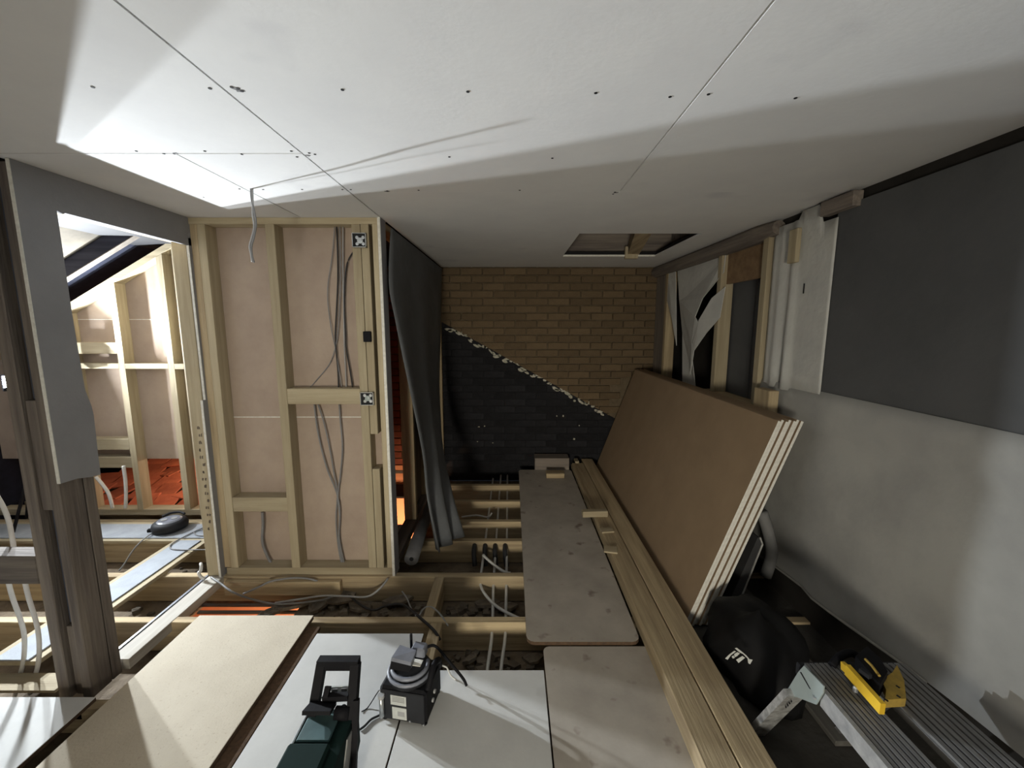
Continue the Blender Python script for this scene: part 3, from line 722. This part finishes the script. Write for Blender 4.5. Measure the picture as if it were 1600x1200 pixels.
# ================================================================== FITTINGS
def back_box(px, py, label, lid):
    p = on_y(px, py, 2.40); t = thing('back_box', label, 'electrical box', (p.x, 2.398, p.z))
    s = 0.038; b = B()
    b.box(p.x-s, p.x+s, 2.394, 2.397, p.z-s, p.z+s)
    mk('back_plate', b, BLKG, t)
    b = B()
    for (a0, a1, c0, c1) in ((-s, s, -s, -s+.003), (-s, s, s-.003, s), (-s, -s+.003, -s, s), (s-.003, s, -s, s)):
        b.box(p.x+a0, p.x+a1, 2.372, 2.394, p.z+c0, p.z+c1)
    mk('box_side', b, GALV, t)
    M = Matrix.Translation((p.x, 2.390, p.z)) @ Matrix.Rotation(R(90), 4, 'X')
    for k in range(4):
        a = R(45 + 90*k)
        mk('knockout', B().lathe([(0.009, 0), (0.009, .003)], 12, (math.cos(a)*.024, math.sin(a)*.024, -.003)), ALU if k % 2 else GALV, t, F=M)  # bright metal on a dark plate: reflections put into the colours
    mk('knockout', B().lathe([(0.016, 0), (0.016, .004)], 16, (0, 0, -.002)), GALV if lid else GALVM, t, F=M)
    mk('screw', B().lathe([(0.005, 0), (0.005, .006)], 8, (.006, .004, .002)), ALU, t, F=M)
back_box(563.5, 376.5, 'square galvanised back box fixed high on the right studs of the partition', True)
back_box(575.5, 622, 'square galvanised back box at the end of the upper noggin', False)
p = on_y(575, 526, 2.40); o = mk('junction_box', B().box(p.x-.022, p.x+.022, 2.380, 2.3985, p.z-.030, p.z+.030, .003), BLK); tag(o, 'small black junction block on the right studs, between two metal boxes', 'electrical box')

def cable(name, pts, r, m, label, group=None, cat='cable', n=7, k=6):
    o = mk(name, B().tube(smooth_path(pts, k), r, n), m, smooth=True); return tag(o, label, cat, group)
YB = 2.465
def fr(l, y=YB): return [on_y(a, b_, y) for a, b_ in l]
cable('grey_cable', fr([(526,352),(527,380),(528,430),(526,480),(524,520),(525,545),(528,580),(529,606)]), .0042, CABB, 'dark cable running straight down the right bay of the partition', 'cables in the partition')
cable('grey_cable', fr([(523,352),(519,400),(513,440),(512,470),(517,510),(524,545),(529,575),(534,606)]), .0030, CABG, 'thin cable bowing out leftmost in the right bay', 'cables in the partition')
cable('grey_cable', fr([(531,352),(532,420),(531,470),(528,520),(522,550),(514,570),(498,590),(484,606)]), .0030, CABG, 'thin cable bending left towards the upper noggin', 'cables in the partition')
cable('grey_cable', fr([(553,392),(543,410),(539,440),(538,480),(540,520),(541,545),(547,580),(551,606)]), .0042, CABB, 'dark cable curving out of the right studs under the top box', 'cables in the partition')
cable('grey_cable', fr([(536,352),(536,420),(537,480),(538,540),(540,580),(541,606)]), .0036, CABL, 'pale grey cable rightmost of the straight cables in the right bay', 'cables in the partition')
cable('grey_cable', fr([(491,632),(495,665),(502,700),(512,735),(526,770),(531,800),(530,840),(538,880),(543,884)]), .0048, CABG, 'grey cable crossing down from the noggin in the lower right bay, leftmost', 'cables below the noggin')
cable('grey_cable', fr([(497,632),(506,660),(515,700),(522,740),(527,770),(525,810),(528,850),(534,884)]), .0042, CABG, 'grey cable crossing down from the noggin in the lower right bay, middle', 'cables below the noggin')
cable('grey_cable', fr([(530,632),(532,660),(535,700),(532,740),(528,775),(531,810),(529,845),(536,884)]), .0048, CABG, 'grey cable crossing down from the noggin in the lower right bay, rightmost', 'cables below the noggin')
cable('grey_cable', fr([(410,800),(411,820),(410,845),(416,865),(426,884)]), .0085, CABG, 'thick grey cable below the low noggin in the left bay')
# twin cable hanging out of the ceiling
hc = thing('ceiling_cable', 'twin grey cable tails hanging down out of the ceiling joint', 'cable', on_z(393, 295, CEIL))
def hy(l): return [on_y(a, b_, 1.917) for a, b_ in l]
mk('cable_tail', B().tube(smooth_path(hy([(392,290),(393,310),(397,330),(400,350),(397,370),(393,385),(394,400),(397,410)])), .0042, 7), CABG, hc, smooth=True)
mk('cable_tail', B().tube(smooth_path(hy([(394,290),(395,312),(395,335),(397,355),(393,372),(390,384),(392,396),(394,409)])), .0036, 7), CABL, hc, smooth=True)

# white heating pipes through the joists
def pipe(pts, label, r=.0085): cable('heating_pipe', pts, r, PIPE, label, 'white heating pipes between the joists', 'pipe', 8)
zp = -0.06
pipe([(-.125, 1.62, -.130), (-.118, 1.80, -.10), (-.105, 1.96, -.062), (-.11, 2.2, zp), (-.115, 2.42, zp), (-.12, 3.15, zp), (-.12, 4.3, zp)], 'white pipe, middle one of the three running straight through the joists')
pipe([(-.060, 1.62, -.130), (-.052, 1.80, -.10), (-.035, 1.96, -.062), (-.035, 2.2, zp), (-.035, 2.42, zp), (-.04, 3.15, zp), (-.05, 4.3, zp)], 'white pipe, rightmost of the three running straight through the joists')
pipe([(.10, 2.00, -.02), (0.02, 2.06, -.03), (-.09, 2.17, -.045), (-.17, 2.30, -.05), (-.20, 2.42, -.055), (-.20, 2.60, -.06), (-.20, 3.5, -.06), (-.2, 4.2, -.06)], 'white pipe, bent one curving under the walkway sheet')
pipe([(-.20, 2.66, -.020), (-.12, 2.55, -.025), (-.05, 2.48, -.03), (-.01, 2.47, -.035)], 'short white pipe lying slanted between the second and third joists', .009)
for (px, py), wh in zip(((740, 866), (757, 866), (773, 868), (789, 867)), ('leftmost of four', 'second from left of four', 'third from left of four', 'rightmost of four, next to the walkway sheet')):
    p = on_z(px, py, -.05)
    o = cable('pipe_sleeve', [p + Vector((0, .10, .02)), p + Vector((0, .03, .012)), p + Vector((.006, -.02, -.03)), p + Vector((.012, -.04, -.065))], .017, CABB, 'black pipe sleeve bent down at the joist, ' + wh, 'black pipe sleeves', 'pipe', 10)
b = B()
cable('heating_pipe', [(-.42, 3.27, -.04), (-.30, 3.28, -.03), (-.20, 3.26, -.035), (-.17, 3.30, -.02)], .007, PIPE, 'pale pipe end lying across the far joists', None, 'pipe')

# pipes by the open stud wall on the left
pl_ = 'white pipes in the open stud wall'
def lp_(l, y): return [on_y(a, b_, y) for a, b_ in l]
cable('heating_pipe', lp_([(-8,770),(4,790),(13,812),(19,840),(22,862),(22,880)], 1.70), .0085, PIPE, 'white pipe bending down above the low noggin at far left', pl_, 'pipe', 8)
cable('heating_pipe', lp_([(12,905),(20,935),(32,968),(38,995),(37,1030),(30,1060),(23,1088)], 1.70), .0085, PIPE, 'white pipe below the low noggin, left of two', pl_, 'pipe', 8)
cable('heating_pipe', lp_([(38,905),(45,935),(56,970),(61,1000),(60,1035),(52,1065),(47,1084)], 1.70), .0085, PIPE, 'white pipe below the low noggin, right of two', pl_, 'pipe', 8)
cable('heating_pipe', lp_([(150,745),(160,757),(170,772),(176,794)], 3.16), .012, PIPE, 'white pipe bending to the floor left of the far stud', pl_, 'pipe', 8)
cable('heating_pipe', lp_([(193,728),(196,750),(197,775),(196,794)], 3.16), .012, PIPE, 'straight white pipe beside the far stud', pl_, 'pipe', 8)

# black flat cable reel on the side-room walkway, with its flex
rl = thing('cable_reel', 'flat black cable reel lying on the blue-grey walkway board of the side room', 'cable reel', (-2.555, 2.93, 0.030), R(20))
F = frame(rl)
mk('body', B().lathe([(0.085, 0.0), (0.108, 0.012), (0.113, 0.035), (0.105, 0.058), (0.085, 0.072)], 26), BLKG, rl, F, smooth=True)
mk('top_plate', B().lathe([(0.078, 0.0725), (0.066, 0.080)], 24), GREYP, rl, F)
mk('handle', B().tube(smooth_path([(-.07, .075, .075), (-.03, .10, .085), (.03, .10, .085), (.07, .075, .075)]), .009, 8), BLKG, rl, F, smooth=True)
mk('socket', B().lathe([(0.02, .0805), (0.02, .084)], 14, (-.03, -.01, 0)).lathe([(0.02, .0805), (0.02, .084)], 14, (.03, .0, 0)), CABL, rl, F)
mk('plug', B().box(-.125, -.095, -.045, -.02, .012, .035, .003), BLK, rl, F)
cable('reel_flex', [on_z(248,826,.04), on_z(225,842,.035), on_z(208,860,-.04), on_z(195,880,-.12), on_z(186,892,-.16)], .005, CABL, 'pale flex from the cable reel dropping between the joists')
cable('reel_flex', [on_z(345,820,.036), on_z(325,822,.036), on_z(305,830,.036), on_z(285,840,.036), on_z(268,850,.036), on_z(267,857,.036), on_z(285,859,.036), on_z(322,859,.036), on_z(345,858,.036)], .004, CABG, 'dark flex looped over the walkway board in front of the cable reel')
cable('reel_flex', [on_z(345,826,.036), on_z(312,828,.036), on_z(303,832,.036), on_z(312,837,.036), on_z(345,836,.036)], .0035, CABG, 'small inner loop of flex right of the cable reel')
# knot of white flex at the foot of the far jamb
cable('white_flex_knot', [(-1.90, 2.36, .10), (-1.885, 2.345, .09), (-1.89, 2.34, .06), (-1.905, 2.345, .05), (-1.89, 2.335, .03), (-1.87, 2.34, .012)], .009, PIPE, 'knot of white cable at the foot of the far door jamb')

# cables trailing over the joists
tr = 'cables trailing over the joists'
cable('trailing_cable', [on_z(330,902,.008), on_z(345,912,.008), on_z(365,926,-.02), on_z(400,938,-.10), on_z(440,944,-.12), on_z(500,938,-.10), on_z(520,932,-.08)], .006, CABG, 'grey cable running from the door jamb over the open joists', tr)
cable('trailing_cable', [on_z(380,928,-.05), on_z(405,917,-.02), on_z(425,908,.006), on_z(460,903,.006), on_z(490,906,-.005), on_z(512,918,-.06)], .006, CABG, 'cable arching along the foot of the partition', tr)
cable('trailing_cable', [on_z(430,942,-.12), on_z(470,936,-.10), on_z(505,931,-.06), on_z(545,932,-.06), on_z(575,932,-.05), on_z(595,918,-.02), on_z(606,904,.005)], .006, CABL, 'pale cable leading to the right end of the partition foot', tr)
cable('trailing_cable', [on_z(545,930,-.08), on_z(565,946,-.10), on_z(585,953,-.10), on_z(605,946,-.06), on_z(630,945,-.02), on_z(655,964,.008), on_z(678,985,.012), on_z(688,1000,-.02)], .007, CABB, 'black cable looping over the second joist to the block', tr)
cable('trailing_cable', [on_z(655,962,.008), on_z(663,950,.0), on_z(675,949,.0), on_z(688,960,.008), on_z(700,978,-.01)], .0045, CABL, 'thin pale cable looped on the second joist', tr)
cable('trailing_cable', [on_z(628,924,-.03), on_z(636,935,-.05), on_z(642,950,-.04), on_z(650,962,.006)], .004, CABL, 'thin cable standing up between first and second joists', tr)
# slabs of broken lath and plaster in the bays
i = 0
CH = ['upright dusty plaster chunk under the trailing cables, in front of the partition middle', 'dusty plaster chunk just right of the upright one between the joists', 'broad dusty chunk right of the dark gap, left of the short noggin',
      'long thin plaster chunk beside the orange gap between laths', 'thin plaster chunk second right of the orange gap between laths', 'flat dusty chunk under the white pipes, in the bay right of the noggin',
      'flat dusty chunk at right end of the pipe bay, by the walkway sheet', 'narrow slanted plaster chunk behind the far edge of the beige chipboard', 'small chunk in the near floor hole below the left white pipe', 'small chunk in right corner of the near floor hole']
for (px, py, z, a, sx, sy) in ((535,935,-.12,30,.09,.05),(560,950,-.14,-20,.08,.05),(620,940,-.13,15,.09,.05),(430,955,-.15,40,.10,.03),(455,950,-.15,20,.10,.03),(700+60,945,-.15,0,.10,.05),(790,950,-.15,5,.08,.05),(500,948,-.14,70,.09,.04),(735,1032,-.14,40,.05,.02),(833,1030,-.14,10,.05,.03)):
    p = on_z(px, py, z)
    pts = [(random.uniform(.7,1.2)*sx*math.cos(t*1.0472), random.uniform(.7,1.2)*sy*math.sin(t*1.0472), 0) for t in range(6)]
    M = Matrix.Translation(p) @ Matrix.Rotation(R(a), 4, 'Z') @ Matrix.Rotation(R(random.uniform(-14, 14)), 4, 'X')
    o = mk('plaster_chunk', B().prism(pts, (0, 0, .018)), RUB, F=M)
    tag(o, CH[i], 'rubble', 'broken plaster chunks between the joists'); i += 1

# ================================================================== WORK LIGHT in the side room
wl = thing('work_light', 'bright twin LED work light on a tripod in the side room behind the post', 'work light', (-3.52, 2.95, 0.03))
ad_ = Vector((0.45, -0.89, 0)).normalized(); sdv = Vector((0.89, 0.45, 0)).normalized()
for (lx, ly, lz) in (LAMP_A, LAMP_B):
    c = Vector((lx, ly, lz)) - ad_*0.075
    b = B().prism([c + sdv*s*0.07 + Vector((0, 0, q*.06)) for s, q in ((-1,-1),(1,-1),(1,1),(-1,1))], -ad_*0.05)
    hd = mk('lamp_head', b, YEL if False else BLK, wl)
    c2 = c + ad_*0.002
    mk('lamp_face', B().prism([c2 + sdv*s*0.06 + Vector((0, 0, q*.05)) for s, q in ((-1,-1),(1,-1),(1,1),(-1,1))], ad_*0.004), GLOW, hd)
bc = Vector((-3.555, 2.98, 0))
mk('crossbar', B().bar(Vector((-3.46, 3.08, 1.10)) - ad_*.09, Vector((-3.62, 2.88, 1.08)) - ad_*.09, .025, .025), BLK, wl)
mk('pole', B().tube([(bc.x-.06, bc.y+.03, .45), (bc.x-.06, bc.y+.03, 1.10)], .014, 10), BLK, wl)
for a in (20, 140, 260):
    mk('leg', B().tube([(bc.x-.06, bc.y+.03, .5), (bc.x-.06+.28*math.cos(R(a)), bc.y+.03+.14*math.sin(R(a)), 0.032)], .010, 8), BLK, wl)

# ================================================================== GREEN TOOL in the foreground
gt = thing('tool_case', 'dark green and black tool with upright carrying handle on the pale floor', 'power tool', (-0.62, 1.16, 0.018))
X0, X1, Y0, Y1, ZT = -0.705, -0.545, 1.00, 1.30, 0.21
b = B().prism([(X0, Y0, .02), (X0, Y1-.06, .02), (X0, Y1, .06), (X0, Y1, ZT-.02), (X0, Y1-.02, ZT), (X0, Y0, ZT-.01)], (X1-X0, 0, 0))
mk('body', b, GREEN, gt)
mk('top_panel', B().box(X0+.008, X0+.115, 1.165, 1.262, ZT-.004, ZT+.005, .003), TEAL, gt)
mk('front_block', B().box(X0-.004, X1-.03, 0.99, 1.150, ZT-.06, ZT+.020, .008), GREEN, gt)
mk('latch_plate', B().prism([(X0+.01, 1.268, ZT+.03), (X0+.098, 1.268, ZT+.03), (X0+.10, 1.215, ZT+.045), (X0+.006, 1.215, ZT+.045)], (0, 0.004, .012)), BLK, gt)
mk('hinge_cheek', B().tube([(X0+.10, 1.255, ZT+.012), (X1-.012, 1.255, ZT+.012)], .022, 12), BLK, gt, smooth=True)
mk('edge_trim', B().tube([(X0-.002, 1.02, ZT-.004), (X0-.002, 1.28, ZT+.002)], .003, 6), ALU, gt)
mk('side_strap', B().prism([(X1+.001, 1.10, .03), (X1+.001, 1.15, .03), (X1+.001, 1.24, ZT-.03), (X1+.001, 1.19, ZT-.02)], (.004, 0, 0)), MEML, gt)
mk('side_rail', B().bar((X1+.008, 1.27, ZT+.05), (X1+.018, 1.18, .03), .018, .022), BLK, gt)
mk('corner_catch', B().box(X0-.016, X0+.01, 1.00, 1.04, ZT-.09, ZT-.02, .003), ALU, gt)
hF = 1.272
HB = [on_y(487, 1128, 1.25), on_y(503, 1036, 1.33), on_y(556, 1036, 1.33), on_y(549, 1128, 1.25)]
mk('handle', B().bar(HB[0], HB[1], .026, .030, (1,0,0)).bar(HB[3], HB[2], .030, .030, (1,0,0)).bar(HB[1] + Vector((-.012,0,0)), HB[2] + Vector((.012,0,0)), .03, .036), BLK, gt)
mk('handle_foot', B().tube([HB[0]+Vector((-.012,-.03,-.03)), HB[0]+Vector((0,.01,.01))], [.018,.015], 10), BLK, gt, smooth=True)
mk('cross_bar', B().bar(on_y(505,1090,1.275), on_y(545,1088,1.275), .02, .02), BLK, gt)
mk('back_panel', B().prism([on_y(517,1086,1.30), on_y(546,1084,1.30), on_y(545,1072,1.31), on_y(517,1074,1.31)], (0,.006,0)), LABEL, gt)
b = B()
for (a, c) in ((524, 1078), (538, 1077)):
    p = on_y(a, c, 1.302); b.box(p.x-.009, p.x+.009, 1.298, 1.3005, p.z-.006, p.z+.006)
mk('socket_face', b, CABG, gt)
mk('trigger', B().bar(on_y(509,1090,1.27), on_y(513,1072,1.29), .016, .018, (1,0,0)), BLK, gt)
mk('knob', B().lathe([(.012, 0), (.014, .02), (.008, .03)], 12, (X0+.125, 1.262, ZT+.002)), BLK, gt)
mk('lower_edge', B().bar((X1-.01, 1.02, .03), (X1+.012, 1.02, .16), .02, .03), BLK, gt)
cable('thin_flex', [on_z(597,1072,.10), on_z(588,1085,.06), on_z(575,1105,.022), on_z(565,1112,.022)], .0022, CABB, 'thin dark lead between the radio and the green tool')
cable('tool_flex', [on_z(600,1112,.024), on_z(592,1118,.024), on_z(580,1124,.024), on_z(570,1134,.024), on_z(562,1140,.024)], .0042, CABB, 'dark flex lying on the pale sheet between the green tool and radio')

# ================================================================== BLACK RADIO
rdl = on_z(655, 1122, .018)
rd = thing('site_radio', 'black boxy site radio with batteries on top standing on the pale floor sheet', 'radio', (-0.405, 1.49, 0.018), R(-10))
F = frame(rd)
W2, D2, HH = 0.095, 0.085, 0.145
b = B().box(-W2, W2, -D2, D2, 0.004, HH, 0.012)
mk('body', b, BLK, rd, F)
mk('front_panel', B().box(-W2+.006, W2-.006, -D2-.004, -D2+.002, 0.012, HH-.008, .003), BLKG, rd, F)
lb1 = mk('label_plate', B().box(-.045, .018, -D2-.0065, -D2-.004, .082, .122), LABEL, rd, F)
lb2 = mk('label_plate', B().box(-.040, .018, -D2-.0065, -D2-.004, .022, .072), LABEL, rd, F)
for z in (.116, .110, .104, .098): mk('printed_line', B().box(-.038, .012, -D2-.0072, -D2-.0065, z-.0012, z+.0008), CABG, lb1, F)
mk('printed_line', B().box(-.018, .010, -D2-.0072, -D2-.0065, .036, .056), CABL, lb2, F)
mk('side_latch', B().tube([(-.080, -D2-.012, .03), (-.080, -D2-.012, .115)], .010, 10), GALV, rd, F, smooth=True)
mk('latch_cap', B().tube([(-.080, -D2-.012, .112), (-.080, -D2-.012, .124)], .013, 10), CABL, rd, F)
for x, z in ((-.088, .014), (-.088, .135), (.085, .014), (.03, .02)): mk('screw', B().tube([(x, -D2-.007, z), (x, -D2-.003, z)], .004, 8), ALU, rd, F)
# domed top
mk('dome', B().lathe([(.088, HH-.004), (.086, HH+.012), (.074, HH+.03), (.055, HH+.04)], 24), BLKG, rd, F, smooth=True)
mk('coil_ring', B().tube([(math.cos(R(a))*.07, math.sin(R(a))*.07-.005, HH+.036) for a in range(150, 400, 15)], .008, 8), GREYP, rd, F, smooth=True)
mk('coil_ring', B().tube([(math.cos(R(a))*.083, math.sin(R(a))*.083-.005, HH+.020) for a in range(160, 380, 15)], .007, 8), GREYP, rd, F, smooth=True)
bt = mk('battery', B().prism([(-.070, -.045, HH+.038), (.012, -.045, HH+.030), (.012, .005, HH+.040), (-.065, .020, HH+.04)], (0.006, 0.012, .045)), GREYP, rd, F)
mk('battery_face', B().prism([(-.069, -.0465, HH+.036), (.013, -.0465, HH+.028), (.018, -.038, HH+.062), (-.064, -.037, HH+.070)], (0, .0015, .0)), BLK, bt, F)
mk('charger_head', B().box(-.012, .045, .030, .075, HH+.035, HH+.078, .006), GREYP, rd, F)
mk('aerial', B().tube([(-.03, .075, HH+.0), (-.03, .078, HH+.10)], .006, 8), BLK, rd, F)
mk('paper_slip', B().box(.008, .045, -.012, .02, HH+.0405, HH+.043), PBE, rd, F)
mk('grip', B().tube(smooth_path([(.094, .07, HH-.02), (.10, .045, HH+.03), (.098, -.01, HH+.045), (.094, -.06, HH-.01)]), .012, 8), BLK, rd, F, smooth=True)
for y in (-.02, .0): mk('dial', B().tube([(W2-.002, y, .075+y), (W2+.006, y, .075+y)], .008, 10), CABL, rd, F)
mk('lead', B().tube(smooth_path([(.035, .06, HH+.06), (.07, .09, HH+.05), (.12, .11, HH-.03), (.18, .11, HH-.10), (.20, .10, .02)]), .006, 8), BLK, rd, F, smooth=True)
for x, y in ((-.08, -.07), (.08, -.07), (-.08, .07), (.08, .07)): mk('foot', B().lathe([(.012, 0), (.012, .006)], 10, (x, y, 0)), BLK, rd, F)
cable('white_lead', [on_z(690,1040,.10), on_z(698,1043,.08), on_z(704,1055,.03), on_z(712,1062,.021)], .0035, PIPE, 'short white lead curving off the radio to the floor')

# ================================================================== RIGHT CORNER
# black bag
bg = thing('rubble_bag', 'black bag with a white printed mark slumped under the leaning boards', 'bag', (1.06, 1.62, -0.01))
P = []
NB_ = 22
prof = [(0.02, 0.0), (0.20, 0.0), (0.235, 0.06), (0.235, 0.15), (0.20, 0.235), (0.14, 0.28), (0.06, 0.30), (0.01, 0.303)]
b = B(); rings = []
for r_, z in prof:
    ring = []
    for t in range(NB_):
        a = t*2*math.pi/NB_; k = 1 + 0.13*math.sin(3*a+z*9) + 0.08*math.sin(5*a-z*17+1) + 0.05*math.sin(9*a+z*30)
        ring.append(b.bm.verts.new((1.082 + r_*k*math.cos(a)*0.74, 1.665 + r_*k*math.sin(a)*1.02, -0.008 + z*(1+.06*math.sin(2*a)))))
    rings.append(ring)
for i in range(len(rings)-1):
    for t in range(NB_): b.bm.faces.new((rings[i][t], rings[i][(t+1) % NB_], rings[i+1][(t+1) % NB_], rings[i+1][t]))
b.bm.faces.new(rings[0][::-1]); b.bm.faces.new(rings[-1])
mk('sack', b, BAG, bg, smooth=True)
# printed mark: bars and an arrow-like flag
def print_px(poly):
    # decal on the near top slope of the bag
    return [on_z(px, py, 0) for px, py in poly]
b = B()
n0 = Vector((-0.25, -0.62, 0.74)).normalized(); c0 = on_y(1158, 1024, 1.455)
def pl_(px, py):
    a = Vector(ray(px, py)); o_ = Vector((0, 0, CAMH)); t = (c0 - o_).dot(n0)/a.dot(n0); return o_ + a*t
for poly in ([(1148,1013),(1151,1012),(1160,1019),(1166,1024),(1171,1030),(1176,1031),(1172,1038),(1169,1036),(1168,1029),(1161,1022),(1155,1019)],
             [(1147,1022),(1152,1019),(1156,1021),(1152,1025),(1148,1027)], [(1150,1031),(1160,1025),(1164,1028),(1154,1036)],
             [(1133,1029),(1139,1023),(1147,1017),(1150,1018),(1142,1024),(1137,1031)], [(1143,1026),(1146,1024),(1148,1028),(1145,1029)]):
    b.prism([pl_(*q) for q in poly], n0*0.0015)
mk('printed_mark', b, PRINT, bg)
# low scrap boards on the dark floor
o = box('scrap_plank', mat('plank_dull', (0.17, 0.165, 0.15), 0.9, (0.11, 0.105, 0.095), grain=1), 1.20, 1.38, 1.34, 2.45, -0.010, 0.012, bev=.003); tag(o, 'dull grey plank lying on the dark floor behind the black bag', 'plank')
o = mk('rusty_scrap', B().prism([on_z(1228,1052,.03), on_z(1238,1044,.03), on_z(1250,1046,.03), on_z(1246,1060,.03), on_z(1234,1064,.03)], (0, 0, .012)), TERR); tag(o, 'rusty orange scrap beside the black bag and the platform hinge', 'scrap')

# aluminium hop-up platform: two grooved planks, hinge plate, folding legs
ZP = 0.45
pf = thing('work_platform', 'aluminium step platform with grooved top at the lower right corner', 'platform', (1.12, 0.85, 0.0))
def zq(px, py, z=ZP): return on_z(px, py, z)
A0, A1 = zq(1258, 1041), zq(1340, 1052)
yf = 1.215; yn = 0.42
def plank(x0f, x1f, x0n, x1n, name):
    """grooved deck plank: ribs along its length"""
    b = B(); n = 7
    b.prism([(x0f, yf, ZP-.03), (x1f, yf, ZP-.03), (x1n, yn, ZP-.03), (x0n, yn, ZP-.03)], (0, 0, .022))
    for i in range(n):
        t0, t1 = (i+.12)/n, (i+.80)/n
        q = [(x0f+(x1f-x0f)*t0, yf, ZP-.008), (x0f+(x1f-x0f)*t1, yf, ZP-.008), (x0n+(x1n-x0n)*t1, yn, ZP-.008), (x0n+(x1n-x0n)*t0, yn, ZP-.008)]
        b.prism(q, (0, 0, .008))
    return mk(name, b, ALUD, pf)
plank(0.952, 1.062, 0.945, 1.055, 'deck_plank')
plank(1.125, 1.262, 1.118, 1.255, 'deck_plank')
mk('side_rail', B().prism([(0.936, yf-.10, ZP-.055), (0.950, yf-.10, ZP-.055), (0.943, yn, ZP-.055), (0.929, yn, ZP-.055)], (0, 0, .056)), ALU, pf)
mk('side_rail', B().prism([(1.264, yf, ZP-.055), (1.276, yf, ZP-.055), (1.269, yn, ZP-.055), (1.257, yn, ZP-.055)], (0, 0, .054)), ALUD, pf)
mk('end_cap', B().box(0.94, 1.27, yf, yf+.02, ZP-.055, ZP-.012, .003), BLKG, pf)
# hinge plate on the left side, kinked like the photo
hp = [on_x(1258, 1040, 0.934), on_x(1289, 1072, 0.934), on_x(1288, 1082, 0.934), on_x(1277, 1101, 0.934), on_x(1246, 1089, 0.934), on_x(1239, 1091, 0.934), on_x(1233, 1076, 0.934), on_x(1249, 1050, 0.934)]
hg = mk('hinge_plate', B().prism(hp, (-.004, 0, 0)), GALVM, pf)
mk('rivet', B().lathe([(.006, -.003), (.006, .003)], 10, on_x(1273.5, 1090, 0.929)), ALU, hg)
mk('slot', B().prism([on_x(1250, 1050, .9295), on_x(1252, 1050, .9295), on_x(1267, 1077, .9295), on_x(1265, 1076, .9295)], (-.0008, 0, 0)), INK, hg)
# legs
lg = [(0.925, 1.17, ZP-.07), (0.955, 1.40, -0.01)]
L0, L1 = on_x(1241, 1082, 0.935), on_x(1204, 1120, 0.935)
dl = (L1 - L0).normalized(); endp = L0 + dl*((L0.z + 0.01)/-dl.z)
leg_o = mk('leg', B().bar(L0, endp, .022, .060, (1, 0, 0)), mat('scratched_aluminium', (0.60, 0.61, 0.61), 0.5, (0.22, 0.22, 0.22), 28, metal=0.4), pf)
mk('leg', B().bar(Vector((1.268, L0.y, L0.z)), Vector((1.268, endp.y, -.01)), .022, .060, (1, 0, 0)), ALU, pf)
mk('leg', B().bar((0.935, .55, ZP-.06), (0.935, .36, -.01), .022, .06, (1,0,0)), ALU, pf)
mk('leg', B().bar((1.268, .55, ZP-.06), (1.268, .36, -.01), .022, .06, (1,0,0)), ALU, pf)
b = B()                                             # warning sticker with rows of unreadable print on the leg
sdx = Vector((-1, 0, 0)); across = dl.cross(sdx).normalized()
for i in range(4):
    for k in range(4):
        c = L0 + dl*(.02 + i*.016) + across*(-.018 + k*.012) + sdx*.0115
        b.prism([c + dl*u*.005 + across*v*.004*random.uniform(.5, 1) for u, v in ((-1,-1),(1,-1),(1,1),(-1,1))], sdx*.0006)
mk('sticker_print', b, INK, leg_o)
# yellow and black hand tool lying on the platform
yt = thing('yellow_tool', 'yellow and black hand tool lying on the aluminium platform', 'hand tool', (1.10, 1.10, ZP))
Z0 = ZP + 0.002
ya, yb = on_z(1324, 1046, ZP+.03), on_z(1379, 1108, ZP+.03)
b = B().bar(ya, yb, .014, .034)
mk('yellow_rail', b, YEL, yt)
mk('rail_tip', B().bar(ya + (ya-yb).normalized()*.02 + Vector((0,0,-.004)), ya, .012, .024), YEL, yt)
q = [on_z(1334, 1047, Z0), on_z(1352, 1031, Z0), on_z(1372, 1050, Z0), on_z(1384, 1072, Z0), on_z(1372, 1092, Z0)]
mk('black_body', B().prism(q, (0, 0, .05)), BLK, yt)
mk('pad_edge', B().tube([on_z(1352,1030,ZP+.055), on_z(1362,1040,ZP+.055), on_z(1374,1056,ZP+.055)], .004, 6), OCH, yt)
mk('body_ridge', B().bar(on_z(1344,1046,ZP+.058), on_z(1360,1058,ZP+.058), .012, .012), BLKG, yt)
q = [on_z(1376, 1074, Z0), on_z(1393, 1062, Z0), on_z(1400, 1050, Z0), on_z(1411, 1075, Z0), on_z(1414, 1104, Z0), on_z(1381, 1106, Z0), on_z(1383, 1090, Z0)]
eb = mk('yellow_end', B().prism(q, (0, 0, .026)), OCH, yt)
for (a, c) in ((1404, 1088), (1385, 1094), (1403, 1073)): 
    mk('slot', B().bar(on_z(a-3, c-2, ZP+.0285), on_z(a+3, c+2, ZP+.0285), .006, .001), INK, eb)
mk('bolt', B().lathe([(.007, 0), (.007, .012), (.004, .016)], 10, on_z(1336, 1080, ZP)), ALU, yt)
o = mk('black_clamp', B().tube(smooth_path([on_z(1300,1040,ZP+.004), on_z(1312,1026,ZP+.02), on_z(1330,1020,ZP+.02), on_z(1345,1030,ZP+.01)]), .012, 8), BLK, smooth=True); tag(o, 'black strap loop at the far end of the platform behind the yellow tool', 'strap')
